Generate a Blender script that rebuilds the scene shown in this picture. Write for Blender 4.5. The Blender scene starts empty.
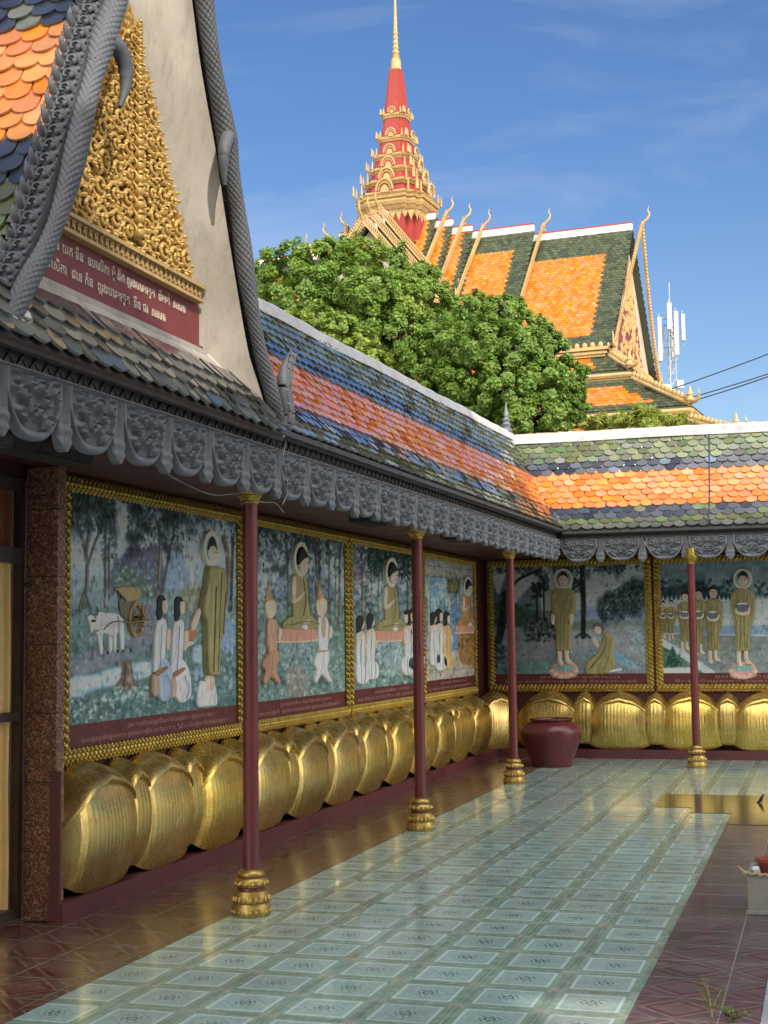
SKY = 0.09; EXPO = 0.6; FILL_CLOUD = 25.0
import bpy, math, random
import numpy as np
from mathutils import Vector, Matrix, noise as mnoise
random.seed(7); rng = np.random.default_rng(7)
scene = bpy.context.scene
COL = scene.collection
PI = math.pi
R = math.radians

# ------------------------------------------------------------------ camera
CAM = np.array([2.725, -6.497, 1.738]); FPX = 1422.35
YAW, PITCH, ROLL = R(-17.1), R(5.038), R(-0.716)
_f = np.array([math.sin(YAW)*math.cos(PITCH), math.cos(YAW)*math.cos(PITCH), math.sin(PITCH)])
_r0 = np.array([math.cos(YAW), -math.sin(YAW), 0.0]); _u0 = np.cross(_r0, _f)
_r = _r0*math.cos(ROLL)+_u0*math.sin(ROLL); _u = -_r0*math.sin(ROLL)+_u0*math.cos(ROLL)

def pray(u, v):
    d = _f*FPX + _r*(u-384) - _u*(v-512)
    return d/np.linalg.norm(d)
def at(u, v, axis, val):
    """point of the photograph's pixel (u,v) on the plane coordinate[axis] = val"""
    d = pray(u, v); return CAM + d*((val-CAM[axis])/d[axis])
def pix(P):
    P = np.asarray(P, float)-CAM; z = P@_f
    return np.stack([384+FPX*(P@_r)/z, 512-FPX*(P@_u)/z], -1)

cam = bpy.data.cameras.new('camera'); cam_o = bpy.data.objects.new('camera', cam); COL.objects.link(cam_o)
cam.sensor_fit = 'HORIZONTAL'; cam.sensor_width = 36; cam.lens = FPX*36/768
cam.clip_start = 0.1; cam.clip_end = 4000
Mx = Matrix(((_r[0], _u[0], -_f[0], CAM[0]), (_r[1], _u[1], -_f[1], CAM[1]), (_r[2], _u[2], -_f[2], CAM[2]), (0, 0, 0, 1)))
cam_o.matrix_world = Mx
scene.camera = cam_o

# ------------------------------------------------------------------ object helpers
def tag(o, label=None, cat=None, group=None, kind=None):
    if label: o['label'] = label
    if cat: o['category'] = cat
    if group: o['group'] = group
    if kind or (cat and 'kind' not in o): o['kind'] = kind or 'thing'
    return o
def empty(name, loc=(0, 0, 0), rz=0.0, label=None, cat=None, group=None, kind=None):
    o = bpy.data.objects.new(name, None); COL.objects.link(o)
    o.location = loc; o.rotation_euler = (0, 0, rz); o.empty_display_size = .2
    return tag(o, label, cat, group, kind)
def copy_tree(o, parent=None, loc=None, rz=None):
    c = o.copy(); COL.objects.link(c)
    if parent is not None: c.parent = parent
    if loc is not None: c.location = loc
    if rz is not None: c.rotation_euler = (0, 0, rz)
    for ch in list(o.children): copy_tree(ch, c)
    return c

class MB:
    """collects shapes, links them as ONE mesh object"""
    def __init__(s): s.V = []; s.F = []; s.M = []; s.n = 0; s.C = []; s.UV = None
    def add(s, verts, faces, m=0):
        verts = np.asarray(verts, float).reshape(-1, 3)
        s.V.append(verts); n = s.n
        for f in faces: s.F.append([i+n for i in f]); s.M.append(m)
        s.n += len(verts); return s
    def box(s, x0, x1, y0, y1, z0, z1, m=0):
        v = [(x, y, z) for z in (z0, z1) for y in (y0, y1) for x in (x0, x1)]
        return s.add(v, [(0, 2, 3, 1), (4, 5, 7, 6), (0, 1, 5, 4), (2, 6, 7, 3), (0, 4, 6, 2), (1, 3, 7, 5)], m)
    def quad(s, a, b, c, d, m=0): return s.add([a, b, c, d], [(0, 1, 2, 3)], m)
    def slab(s, quad, off, m=0):
        """quad of 4 points thickened by the vector off"""
        q = np.asarray(quad, float); off = np.asarray(off, float)
        v = np.concatenate([q, q+off])
        return s.add(v, [(3, 2, 1, 0), (4, 5, 6, 7), (0, 1, 5, 4), (1, 2, 6, 5), (2, 3, 7, 6), (3, 0, 4, 7)], m)
    def prism(s, poly, off, m=0):
        q = np.asarray(poly, float); n = len(q); v = np.concatenate([q, q+np.asarray(off, float)])
        f = [list(range(n))[::-1], list(range(n, 2*n))]+[(i, (i+1) % n, n+(i+1) % n, n+i) for i in range(n)]
        return s.add(v, f, m)
    def lathe(s, prof, c=(0, 0, 0), n=24, m=0, mats=None, sq=None):
        """profile [(r,z)] round the vertical axis"""
        v = []
        for r, z in prof:
            for k in range(n):
                a = 2*PI*k/n; v.append((c[0]+r*math.cos(a), c[1]+r*math.sin(a), c[2]+z))
        for i in range(len(prof)-1):
            fs = [(i*n+k, i*n+(k+1) % n, (i+1)*n+(k+1) % n, (i+1)*n+k) for k in range(n)]
            if i == 0: s.add(v, [], 0); base = s.n-len(v)
            for f in fs: s.F.append([base+j for j in f]); s.M.append(mats[i] if mats else m)
        if prof[0][0] > 1e-4: s.F.append([base+k for k in range(n)][::-1]); s.M.append(mats[0] if mats else m)
        if prof[-1][0] > 1e-4: s.F.append([base+(len(prof)-1)*n+k for k in range(n)]); s.M.append(mats[-1] if mats else m)
        return s
    def tube(s, pts, rad, n=8, m=0, up=(0, 0, 1), sx=1.0, sy=1.0, cap=True):
        pts = np.asarray(pts, float); N = len(pts)
        rad = np.full(N, rad) if np.isscalar(rad) else np.asarray(rad, float)
        T = np.gradient(pts, axis=0); T /= np.linalg.norm(T, axis=1)[:, None]+1e-9
        up = np.asarray(up, float); v = []
        for i in range(N):
            a = np.cross(T[i], up)
            if np.linalg.norm(a) < 1e-3: a = np.cross(T[i], (1, 0.1, 0))
            a /= np.linalg.norm(a); b = np.cross(a, T[i])
            for k in range(n):
                th = 2*PI*k/n; v.append(pts[i]+rad[i]*(sx*math.cos(th)*a+sy*math.sin(th)*b))
        f = [(i*n+k, i*n+(k+1) % n, (i+1)*n+(k+1) % n, (i+1)*n+k) for i in range(N-1) for k in range(n)]
        if cap: f += [list(range(n))[::-1], [(N-1)*n+k for k in range(n)]]
        return s.add(v, f, m)
    def ball(s, c, r, n=8, k=5, m=0):
        r = np.broadcast_to(np.asarray(r, float), (3,)); v = []
        for i in range(k+1):
            ph = PI*i/k
            for j in range(n):
                th = 2*PI*j/n
                v.append((c[0]+r[0]*math.sin(ph)*math.cos(th), c[1]+r[1]*math.sin(ph)*math.sin(th), c[2]+r[2]*math.cos(ph)))
        f = [(i*n+j, (i+1)*n+j, (i+1)*n+(j+1) % n, i*n+(j+1) % n) for i in range(k) for j in range(n)]
        return s.add(v, f, m)
    def grid(s, P, m=0, flip=False, mask=None):
        """P: array (a,b,3) of points"""
        a, b = P.shape[:2]; idx = np.arange(a*b).reshape(a, b)
        q = np.stack([idx[:-1, :-1], idx[1:, :-1], idx[1:, 1:], idx[:-1, 1:]], -1)
        if mask is not None: q = q[mask]
        q = q.reshape(-1, 4)
        if flip: q = q[:, ::-1]
        return s.add(P.reshape(-1, 3), q.tolist(), m)
    def xf(s, M):
        """transform everything so far by a 4x4"""
        for i, v in enumerate(s.V): s.V[i] = v@np.array(M)[:3, :3].T+np.array(M)[:3, 3]
        return s
    def build(s, name, mats, parent=None, smooth=False, loc=(0, 0, 0), rz=0.0, auto=None, colors=None):
        V = np.concatenate(s.V) if s.V else np.zeros((0, 3))
        me = bpy.data.meshes.new(name)
        me.from_pydata(V.tolist(), [], s.F)
        if not isinstance(mats, (list, tuple)): mats = [mats]
        for m in mats: me.materials.append(m)
        if len(mats) > 1: me.polygons.foreach_set('material_index', np.array(s.M, np.int32))
        if smooth: me.polygons.foreach_set('use_smooth', np.ones(len(s.F), bool))
        if colors is not None:
            ca = me.color_attributes.new('pigment', 'FLOAT_COLOR', 'POINT')
            ca.data.foreach_set('color', np.concatenate([colors, np.ones((len(colors), 1))], 1).astype(np.float32).ravel())
        me.update()
        if auto is not None: me.set_sharp_from_angle(angle=R(auto))
        o = bpy.data.objects.new(name, me); COL.objects.link(o)
        o.location = loc; o.rotation_euler = (0, 0, rz)
        if parent is not None: o.parent = parent
        return o

def spline(pts, n=8, closed=False):
    """Catmull-Rom through pts"""
    P = np.asarray(pts, float); N = len(P); out = []
    rngi = range(N) if closed else range(N-1)
    for i in rngi:
        p0 = P[(i-1) % N] if closed or i > 0 else 2*P[0]-P[1]
        p1 = P[i]; p2 = P[(i+1) % N]
        p3 = P[(i+2) % N] if closed or i+2 < N else 2*P[-1]-P[-2]
        for k in range(n):
            t = k/n
            out.append(.5*((2*p1)+(-p0+p2)*t+(2*p0-5*p1+4*p2-p3)*t*t+(-p0+3*p1-3*p2+p3)*t**3))
    if not closed: out.append(P[-1])
    return np.array(out)

# ------------------------------------------------------------------ node helpers
class NT:
    def __init__(s, name):
        s.mat = bpy.data.materials.new(name); s.mat.use_nodes = True
        s.t = s.mat.node_tree; s.t.nodes.clear()
        s.out = s.t.nodes.new('ShaderNodeOutputMaterial'); s.p = s.t.nodes.new('ShaderNodeBsdfPrincipled')
        s.t.links.new(s.p.outputs[0], s.out.inputs[0])
    def node(s, typ, **kw):
        n = s.t.nodes.new(typ)
        for k, v in kw.items(): setattr(n, k, v)
        return n
    def link(s, a, b): s.t.links.new(a, b)
    def put(s, sock, val):
        if hasattr(val, 'links') or isinstance(val, bpy.types.NodeSocket): s.link(val, sock)
        else:
            if isinstance(val, (tuple, list)) and len(val) == 3 and sock.type == 'RGBA': val = (*val, 1)
            sock.default_value = val
    def set(s, **kw):
        names = dict(color='Base Color', rough='Roughness', metal='Metallic', normal='Normal', spec='Specular IOR Level', coat='Coat Weight', coat_rough='Coat Roughness', trans='Transmission Weight', sss='Subsurface Weight', ior='IOR', alpha='Alpha')
        for k, v in kw.items(): s.put(s.p.inputs[names[k]], v)
        return s
    def m(s, op, a, b=0.0, c=0.0):
        n = s.node('ShaderNodeMath', operation=op)
        s.put(n.inputs[0], a); s.put(n.inputs[1], b); s.put(n.inputs[2], c)
        return n.outputs[0]
    def mix(s, f, a, b, mode='MIX'):
        n = s.node('ShaderNodeMix', data_type='RGBA', blend_type=mode)
        s.put(n.inputs[0], f); s.put(n.inputs[6], a); s.put(n.inputs[7], b)
        return n.outputs[2]
    def coord(s, which='Object'):
        return s.node('ShaderNodeTexCoord').outputs[which]
    def sep(s, v):
        n = s.node('ShaderNodeSeparateXYZ'); s.link(v, n.inputs[0]); return n.outputs
    def mapping(s, v, scale=(1, 1, 1), loc=(0, 0, 0), rot=(0, 0, 0)):
        n = s.node('ShaderNodeMapping'); s.link(v, n.inputs[0])
        n.inputs['Scale'].default_value = scale; n.inputs['Location'].default_value = loc; n.inputs['Rotation'].default_value = rot
        return n.outputs[0]
    def noise(s, v=None, scale=5, detail=4, rough=.6, dist=0.0, col=False):
        n = s.node('ShaderNodeTexNoise'); n.inputs['Scale'].default_value = scale
        n.inputs['Detail'].default_value = detail; n.inputs['Roughness'].default_value = rough; n.inputs['Distortion'].default_value = dist
        if v is not None: s.link(v, n.inputs['Vector'])
        return n.outputs['Color' if col else 'Fac']
    def voronoi(s, v=None, scale=5, feature='F1', out='Distance', rand=1.0):
        n = s.node('ShaderNodeTexVoronoi', feature=feature); n.inputs['Scale'].default_value = scale
        if 'Randomness' in n.inputs: n.inputs['Randomness'].default_value = rand
        if v is not None: s.link(v, n.inputs['Vector'])
        return n.outputs[out]
    def ramp(s, f, stops, interp='LINEAR'):
        n = s.node('ShaderNodeValToRGB'); s.put(n.inputs[0], f); n.color_ramp.interpolation = interp
        e = n.color_ramp.elements
        while len(e) > 1: e.remove(e[-1])
        for i, (p, c) in enumerate(stops):
            el = e[0] if i == 0 else e.new(p)
            el.position = p; el.color = (*c, 1) if len(c) == 3 else c
        return n.outputs[0]
    def mr(s, f, a, b, c=0.0, d=1.0, smooth=False):
        n = s.node('ShaderNodeMapRange'); n.clamp = True
        if smooth: n.interpolation_type = 'SMOOTHSTEP'
        s.put(n.inputs[0], f)
        for i, v in enumerate((a, b, c, d)): s.put(n.inputs[i+1], v)
        return n.outputs[0]
    def bump(s, h, strength=.3, dist=.01, normal=None):
        n = s.node('ShaderNodeBump'); n.inputs['Strength'].default_value = strength; n.inputs['Distance'].default_value = dist
        s.link(h, n.inputs['Height'])
        if normal is not None: s.link(normal, n.inputs['Normal'])
        s.link(n.outputs[0], s.p.inputs['Normal']); return n.outputs[0]
    def island(s): return s.node('ShaderNodeNewGeometry').outputs['Random Per Island']

def mat_worn(name, c, rough=.45, chip=(.3, .26, .22), chipf=(.66, .72), grime=(.05, .03, .025), gr=.5, scale=5, bump=.12, bscale=30, streak=True, coat=0.0, var=.2):
    """old paint: uneven colour, rain streaks, grime, small chips down to the render"""
    n = NT(name); co = n.coord()
    f = n.noise(co, scale, 7, .7)
    col = n.ramp(f, [(.28, tuple(x*(1-var) for x in c)), (.72, tuple(min(1, x*(1+var)) for x in c))])
    st = n.noise(n.mapping(co, (16, 16, .8)), 1.0, 6, .7) if streak else n.noise(co, scale*2.2, 7, .75)
    col = n.mix(n.mr(st, .50, .74, 0, gr), col, grime)
    g = n.noise(co, scale*.6, 8, .78, .8); col = n.mix(n.mr(g, .54, .74, 0, gr*.8), col, grime)
    ch = n.noise(co, scale*7, 6, .8, .5); cm = n.mr(ch, chipf[0], chipf[1]); col = n.mix(cm, col, chip)
    n.set(color=col, rough=n.mr(f, .3, .7, max(.05, rough-.10), min(1, rough+.18)), coat=coat)
    n.bump(n.m('SUBTRACT', n.noise(co, bscale, 6, .7), n.m('MULTIPLY', cm, .6)), bump, .008)
    return n.mat

def mat_plain(name, c, rough=.6, metal=0.0, var=.25, scale=6, bump=.15, bscale=40, spec=.5, dirt=None, coat=0.0):
    n = NT(name); co = n.coord()
    f = n.noise(co, scale, 6, .65)
    lo = tuple(x*(1-var) for x in c); hi = tuple(min(1, x*(1+var)) for x in c)
    col = n.ramp(f, [(.3, lo), (.7, hi)])
    if dirt:
        d = n.noise(co, scale*.45, 8, .75, .6)
        col = n.mix(n.mr(d, .52, .72), col, dirt)
    n.set(color=col, rough=n.mr(n.noise(co, scale*3, 3), .3, .7, max(.02, rough-.08), min(1, rough+.1)), metal=metal, spec=spec, coat=coat)
    if bump: n.bump(n.noise(co, bscale, 6, .7), bump, .01)
    return n.mat

def mat_tile(name, c, var=.35, hue=.02, rough=.28, moss=None, spec=.6, coat=1.0):
    """glazed roof tile: every tile (island) a little different, weathered"""
    n = NT(name); co = n.coord(); r = n.island()
    hs = n.node('ShaderNodeHueSaturation'); hs.inputs['Color'].default_value = (*c, 1)
    n.put(hs.inputs['Hue'], n.mr(r, 0, 1, .5-hue, .5+hue))
    r2 = n.m('FRACT', n.m('MULTIPLY', r, 37.31))
    n.put(hs.inputs['Value'], n.mr(r2, 0, 1, 1-var, 1+var))
    r3 = n.m('FRACT', n.m('MULTIPLY', r, 91.7))
    n.put(hs.inputs['Saturation'], n.mr(r3, 0, 1, .88, 1.08))
    f = n.noise(co, 9, 6, .7)
    col = n.mix(n.mr(f, .42, .80), hs.outputs[0], tuple(x*.6 for x in c))
    st = n.noise(n.mapping(co, (30, 30, 7)), 1.0, 6, .75)
    col = n.mix(n.mr(st, .60, .74, 0, .42), col, moss or (.16, .15, .12))
    n.set(color=col, rough=n.mr(f, .3, .7, rough-.06, rough+.2), spec=spec, coat=coat, coat_rough=.10)
    n.p.inputs['Coat IOR'].default_value = 1.75
    n.bump(n.noise(co, 60, 4), .12, .004)
    return n.mat
# ------------------------------------------------------------------ materials
M = {}
def gold(name, c=(.60, .41, .10), rough=.36, dark=(.10, .05, .015), metal=.85, wear=(.42, .62), gs=14):
    n = NT(name); co = n.coord()
    f = n.noise(co, gs, 6, .7)
    col = n.mix(n.mr(f, wear[0], wear[1]), tuple(x*.72 for x in c), c)
    d = n.noise(co, gs*2.3, 6, .75)
    col = n.mix(n.mr(d, .60, .74, 0, .7), col, dark)
    n.set(color=col, metal=metal, rough=n.mr(f, .3, .7, rough+.1, rough-.06))
    n.bump(n.noise(co, gs*5, 4), .12, .006)
    return n.mat
M['gold'] = gold('gold_paint')
M['gold_frame'] = gold('gold_frame_paint', (.52, .36, .08), .34, (.06, .035, .01))
M['gold_old'] = gold('worn_gold_paint', (.50, .34, .10), .42, (.05, .02, .015), wear=(.4, .6), gs=30)
M['gold_carve'] = gold('carved_gold_paint', (.66, .42, .12), .52, (.24, .10, .03), metal=.25, gs=16)
M['gold_ochre'] = mat_worn('ochre_gold_plaster', (.47, .315, .125), .5, (.62, .50, .27), (.62, .70), (.26, .15, .05), .55, 1.6, .3, 8)
# lotus petals: brushed gold leaf with faint vertical streaks
def lotus_mat():
    n = NT('lotus_gold'); co = n.coord(); rnd = n.node('ShaderNodeObjectInfo').outputs['Random']
    off = n.node('ShaderNodeVectorMath', operation='ADD'); n.link(co, off.inputs[0]); cx = n.node('ShaderNodeCombineXYZ'); n.link(n.m('MULTIPLY', rnd, 31.0), cx.inputs[0]); n.link(n.m('MULTIPLY', rnd, 17.0), cx.inputs[1]); n.link(cx.outputs[0], off.inputs[1]); v = off.outputs[0]
    st = n.noise(n.mapping(v, (34, 34, 1.6)), 1.0, 6, .65, .4)
    f = n.noise(v, 5, 7, .72)
    col = n.mix(n.mr(f, .32, .68), (.56, .37, .075), (.82, .57, .14))
    col = n.mix(n.mr(st, .50, .68, 0, .55), col, (.84, .66, .26))
    d = n.noise(v, 9, 8, .78, .6); col = n.mix(n.mr(d, .55, .72, 0, .6), col, (.24, .15, .035))
    s2 = n.noise(v, 30, 6, .8); col = n.mix(n.mr(s2, .66, .74, 0, .7), col, (.13, .075, .025))
    hs = n.node('ShaderNodeHueSaturation'); n.link(col, hs.inputs['Color']); n.put(hs.inputs['Value'], n.mr(rnd, 0, 1, .86, 1.10)); n.put(hs.inputs['Saturation'], n.mr(n.m('FRACT', n.m('MULTIPLY', rnd, 7.7)), 0, 1, .90, 1.02))
    n.set(color=hs.outputs[0], metal=.80, rough=n.m('ADD', n.mr(st, .3, .7, .36, .20), n.mr(d, .5, .75, 0, .16)))
    n.bump(n.m('ADD', n.m('MULTIPLY', st, .8), n.m('MULTIPLY', n.noise(v, 30, 6, .7), .8)), .20, .006)
    return n.mat
M['lotus'] = lotus_mat()
M['maroon'] = mat_worn('maroon_paint', (.135, .024, .023), .38, (.30, .20, .17), (.70, .74), (.055, .022, .02), .55, 4)
M['maroon_wall'] = mat_worn('maroon_wall_paint', (.082, .016, .016), .55, (.17, .10, .09), (.70, .75), (.035, .014, .012), .5, 3)
M['maroon_plinth'] = mat_worn('maroon_plinth_paint', (.105, .022, .026), .45, (.20, .14, .13), (.66, .72), (.05, .035, .032), .7, 4)
M['band_red'] = mat_plain('caption_red_paint', (.125, .022, .026), .5, 0, .18, 4, .06, 30)
M['sign_red'] = mat_plain('sign_red_paint', (.185, .034, .034), .55, 0, .15, 4, .06, 30)
M['letter'] = mat_plain('cream_lettering', (.62, .52, .42), .6, 0, .15, 9, 0)
M['letter_faint'] = mat_plain('faded_lettering', (.36, .19, .15), .6, 0, .25, 9, 0)
def grey_carving():
    n = NT('grey_painted_carving'); co = n.coord()
    f = n.noise(co, 5, 7, .72)
    col = n.ramp(f, [(.28, (.105, .115, .132)), (.5, (.165, .176, .196)), (.72, (.255, .262, .275))])
    st = n.noise(n.mapping(co, (20, 20, 1.2)), 1.0, 6, .7); col = n.mix(n.mr(st, .52, .74, 0, .65), col, (.055, .056, .058))
    w = n.noise(co, 24, 7, .78); col = n.mix(n.mr(w, .58, .72, 0, .6), col, (.07, .072, .075))
    ch = n.noise(co, 40, 5, .75); col = n.mix(n.mr(ch, .68, .73), col, (.40, .39, .37))
    n.set(color=col, rough=.6, spec=.35)
    n.bump(n.noise(co, 55, 6, .7), .3, .008)
    return n.mat
M['grey'] = grey_carving()
M['grey_gable'] = mat_worn('dark_grey_gable_paint', (.098, .104, .115), .6, (.30, .30, .29), (.66, .72), (.045, .046, .048), .6, 5, .3, 50)
M['grey_dark'] = mat_plain('dark_grey_band_paint', (.06, .062, .066), .6, 0, .35, 8, .3, 50)
M['plaster'] = mat_worn('beige_plaster', (.45, .40, .335), .8, (.55, .52, .46), (.66, .73), (.27, .215, .16), .62, 1.5, .3, 18)
M['plaster_white'] = mat_plain('white_plaster', (.72, .70, .66), .65, 0, .12, 3, .25, 25, dirt=(.42, .41, .38))
M['mortar'] = mat_plain('pale_weathered_mortar', (.40, .36, .31), .85, 0, .25, 4, .5, 22, dirt=(.17, .15, .13))
M['ridge'] = mat_worn('weathered_ridge_mortar', (.46, .47, .475), .8, (.26, .25, .23), (.60, .68), (.20, .195, .185), .7, 2.5, .4, 16, streak=False)
M['under'] = mat_plain('dark_roof_underlay', (.06, .045, .04), .9, 0, .2, 6, 0)
M['t_orange'] = mat_tile('orange_glazed_tile', (.68, .195, .018), .18, .012, .34, moss=(.40, .16, .04), spec=.4)
M['t_orange_old'] = mat_tile('faded_orange_tile', (.60, .22, .05), .22, .018, .42, moss=(.30, .17, .08), spec=.4)
M['t_green'] = mat_tile('olive_green_glazed_tile', (.105, .125, .036), .4, .05, moss=(.09, .09, .04))
M['t_dark'] = mat_tile('dark_blue_glazed_tile', (.022, .028, .044), .45, .03, moss=(.06, .06, .055))
M['t_blue'] = mat_tile('blue_glazed_tile', (.060, .095, .165), .4, .03, .22)
M['t_pale'] = mat_tile('pale_terracotta_tile', (.52, .32, .22), .2, .02, .5)
M['t_moss'] = mat_tile('mossy_green_tile', (.100, .104, .075), .5, .05, .45, moss=(.17, .14, .08))
M['t_far_orange'] = mat_tile('temple_orange_tile', (.58, .175, .022), .16, .010, .5, moss=(.36, .13, .03), spec=.3, coat=.1)
M['t_far_green'] = mat_tile('temple_dark_green_tile', (.052, .066, .030), .5, .04, .45, moss=(.12, .11, .06), coat=.1)
M['spire_red'] = mat_plain('spire_red_paint', (.31, .036, .026), .6, 0, .16, .8, .1, 6, dirt=(.24, .034, .024))
M['granite'] = None
def granite():
    n = NT('brown_speckled_granite'); co = n.coord()
    v = n.voronoi(co, 95, out='Color'); s = n.sep(v)
    c = n.ramp(s[0], [(.1, (.07, .026, .017)), (.45, (.20, .080, .050)), (.75, (.29, .135, .085)), (.95, (.46, .30, .20))])
    big = n.noise(co, 2.5, 4); c = n.mix(n.mr(big, .35, .7, 0, .55), c, (.075, .028, .02))
    z = n.sep(co)[2]
    fz = n.m('ABSOLUTE', n.m('SUBTRACT', n.m('FRACT', n.m('DIVIDE', z, .43)), .5))
    c = n.mix(n.mr(fz, .488, .494), c, (.03, .015, .012))
    n.set(color=c, rough=.38); n.bump(n.noise(co, 60, 3), .08, .004)
    return n.mat
M['granite'] = granite()
M['metal_dark'] = mat_plain('dark_brown_metal', (.075, .055, .045), .45, .5, .3, 9, .08, 50)
M['curtain_yellow'] = mat_plain('yellow_curtain_cloth', (.72, .50, .20), .85, 0, .08, 5, .1, 90)
M['curtain_brown'] = mat_plain('rust_brown_curtain_cloth', (.20, .055, .025), .85, 0, .15, 5, .1, 90)
M['ceramic'] = mat_worn('maroon_glazed_ceramic', (.115, .022, .023), .30, (.24, .13, .11), (.69, .74), (.05, .018, .017), .5, 4, .08, 18)
M['soil'] = mat_plain('dark_soil', (.05, .035, .025), .95, 0, .3, 20, .5, 60)
M['concrete'] = mat_plain('weathered_concrete', (.215, .205, .175), .85, 0, .25, 5, .4, 40, dirt=(.10, .095, .075))
M['pebble'] = mat_plain('grey_pebble_concrete', (.33, .35, .37), .8, 0, .35, 40, .6, 90)
M['terracotta_red'] = mat_plain('red_plastic_pot', (.24, .045, .035), .45, 0, .1, 6, .03)
M['white_plastic'] = mat_plain('white_plastic', (.70, .72, .78), .4, 0, .05, 6, .02)
M['straw'] = mat_plain('dry_straw_rope', (.36, .29, .14), .8, 0, .25, 40, .3, 120)
M['wire'] = mat_plain('pale_wire_insulation', (.34, .31, .26), .6, 0, .2, 20, 0)
M['wire_black'] = mat_plain('black_cable_insulation', (.03, .03, .035), .6, 0, .2, 20, 0)
M['fixture'] = mat_plain('dark_fixture_metal', (.05, .052, .055), .5, .3, .3, 12, .2, 60)
M['antenna_white'] = mat_worn('white_antenna_housing', (.42, .43, .44), .5, (.34, .34, .34), (.7, .75), (.35, .35, .34), .5, 2)
M['steel'] = mat_plain('galvanised_steel', (.36, .37, .39), .45, .7, .15, 6, .05)
M['bird'] = mat_plain('dark_bird_feathers', (.03, .028, .028), .7, 0, .3, 40, .1, 90)
M['shade_hall_wall'] = mat_plain('shade_hall_render', (.62, .55, .42), .8, 0, .1, 1, .1, 10)
M['bark'] = mat_plain('grey_brown_bark', (.13, .10, .075), .9, 0, .35, 6, .6, 18)

def painted(name):
    n = NT(name); a = n.node('ShaderNodeVertexColor'); a.layer_name = 'pigment'
    co = n.coord(); f = n.noise(co, 34, 6, .75); g = n.noise(co, 5, 4, .6)
    c = n.mix(n.mr(f, .35, .7, 0, .22), a.outputs[0], (.02, .03, .03))
    c = n.mix(n.mr(g, .5, .75, 0, .22), c, (.35, .40, .40))
    n.set(color=c, rough=.55, spec=.35); n.bump(n.noise(co, 70, 5), .10, .004)
    return n.mat
M['painting'] = painted('mural_pigment')
_pm = {}
def pig(rgb):
    """paint of one colour on a relief figure, given as seen in the photo (0-255): brushed, uneven, slightly worn"""
    k = tuple(rgb)
    if k not in _pm:
        c = lin(np.array(rgb, float)); n = NT('mural_paint_%d_%d_%d' % k); co = n.coord()
        st = n.noise(n.mapping(co, (34, 34, 5)), 1.0, 6, .7, .8); f = n.noise(co, 11, 6, .7)
        col = n.ramp(st, [(.30, tuple(c*.52)), (.48, tuple(c)), (.68, tuple(np.minimum(c*1.35+.02, .85)))])
        col = n.mix(n.mr(f, .5, .75, 0, .4), col, tuple(c*.6)); w = n.noise(co, 60, 5, .8); col = n.mix(n.mr(w, .66, .74, 0, .5), col, (.30, .32, .31))
        n.set(color=col, rough=.6, spec=.3); n.bump(n.m('ADD', st, n.noise(co, 50, 5)), .2, .006)
        _pm[k] = n.mat
    return _pm[k]
GAIN = 1.95
def lin(c):
    c = np.clip(np.asarray(c, float)/255, 0, 1)
    l = np.where(c <= .04045, c/12.92, ((c+.055)/1.055)**2.4)
    return np.clip(l*GAIN, 0, .8)

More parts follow.
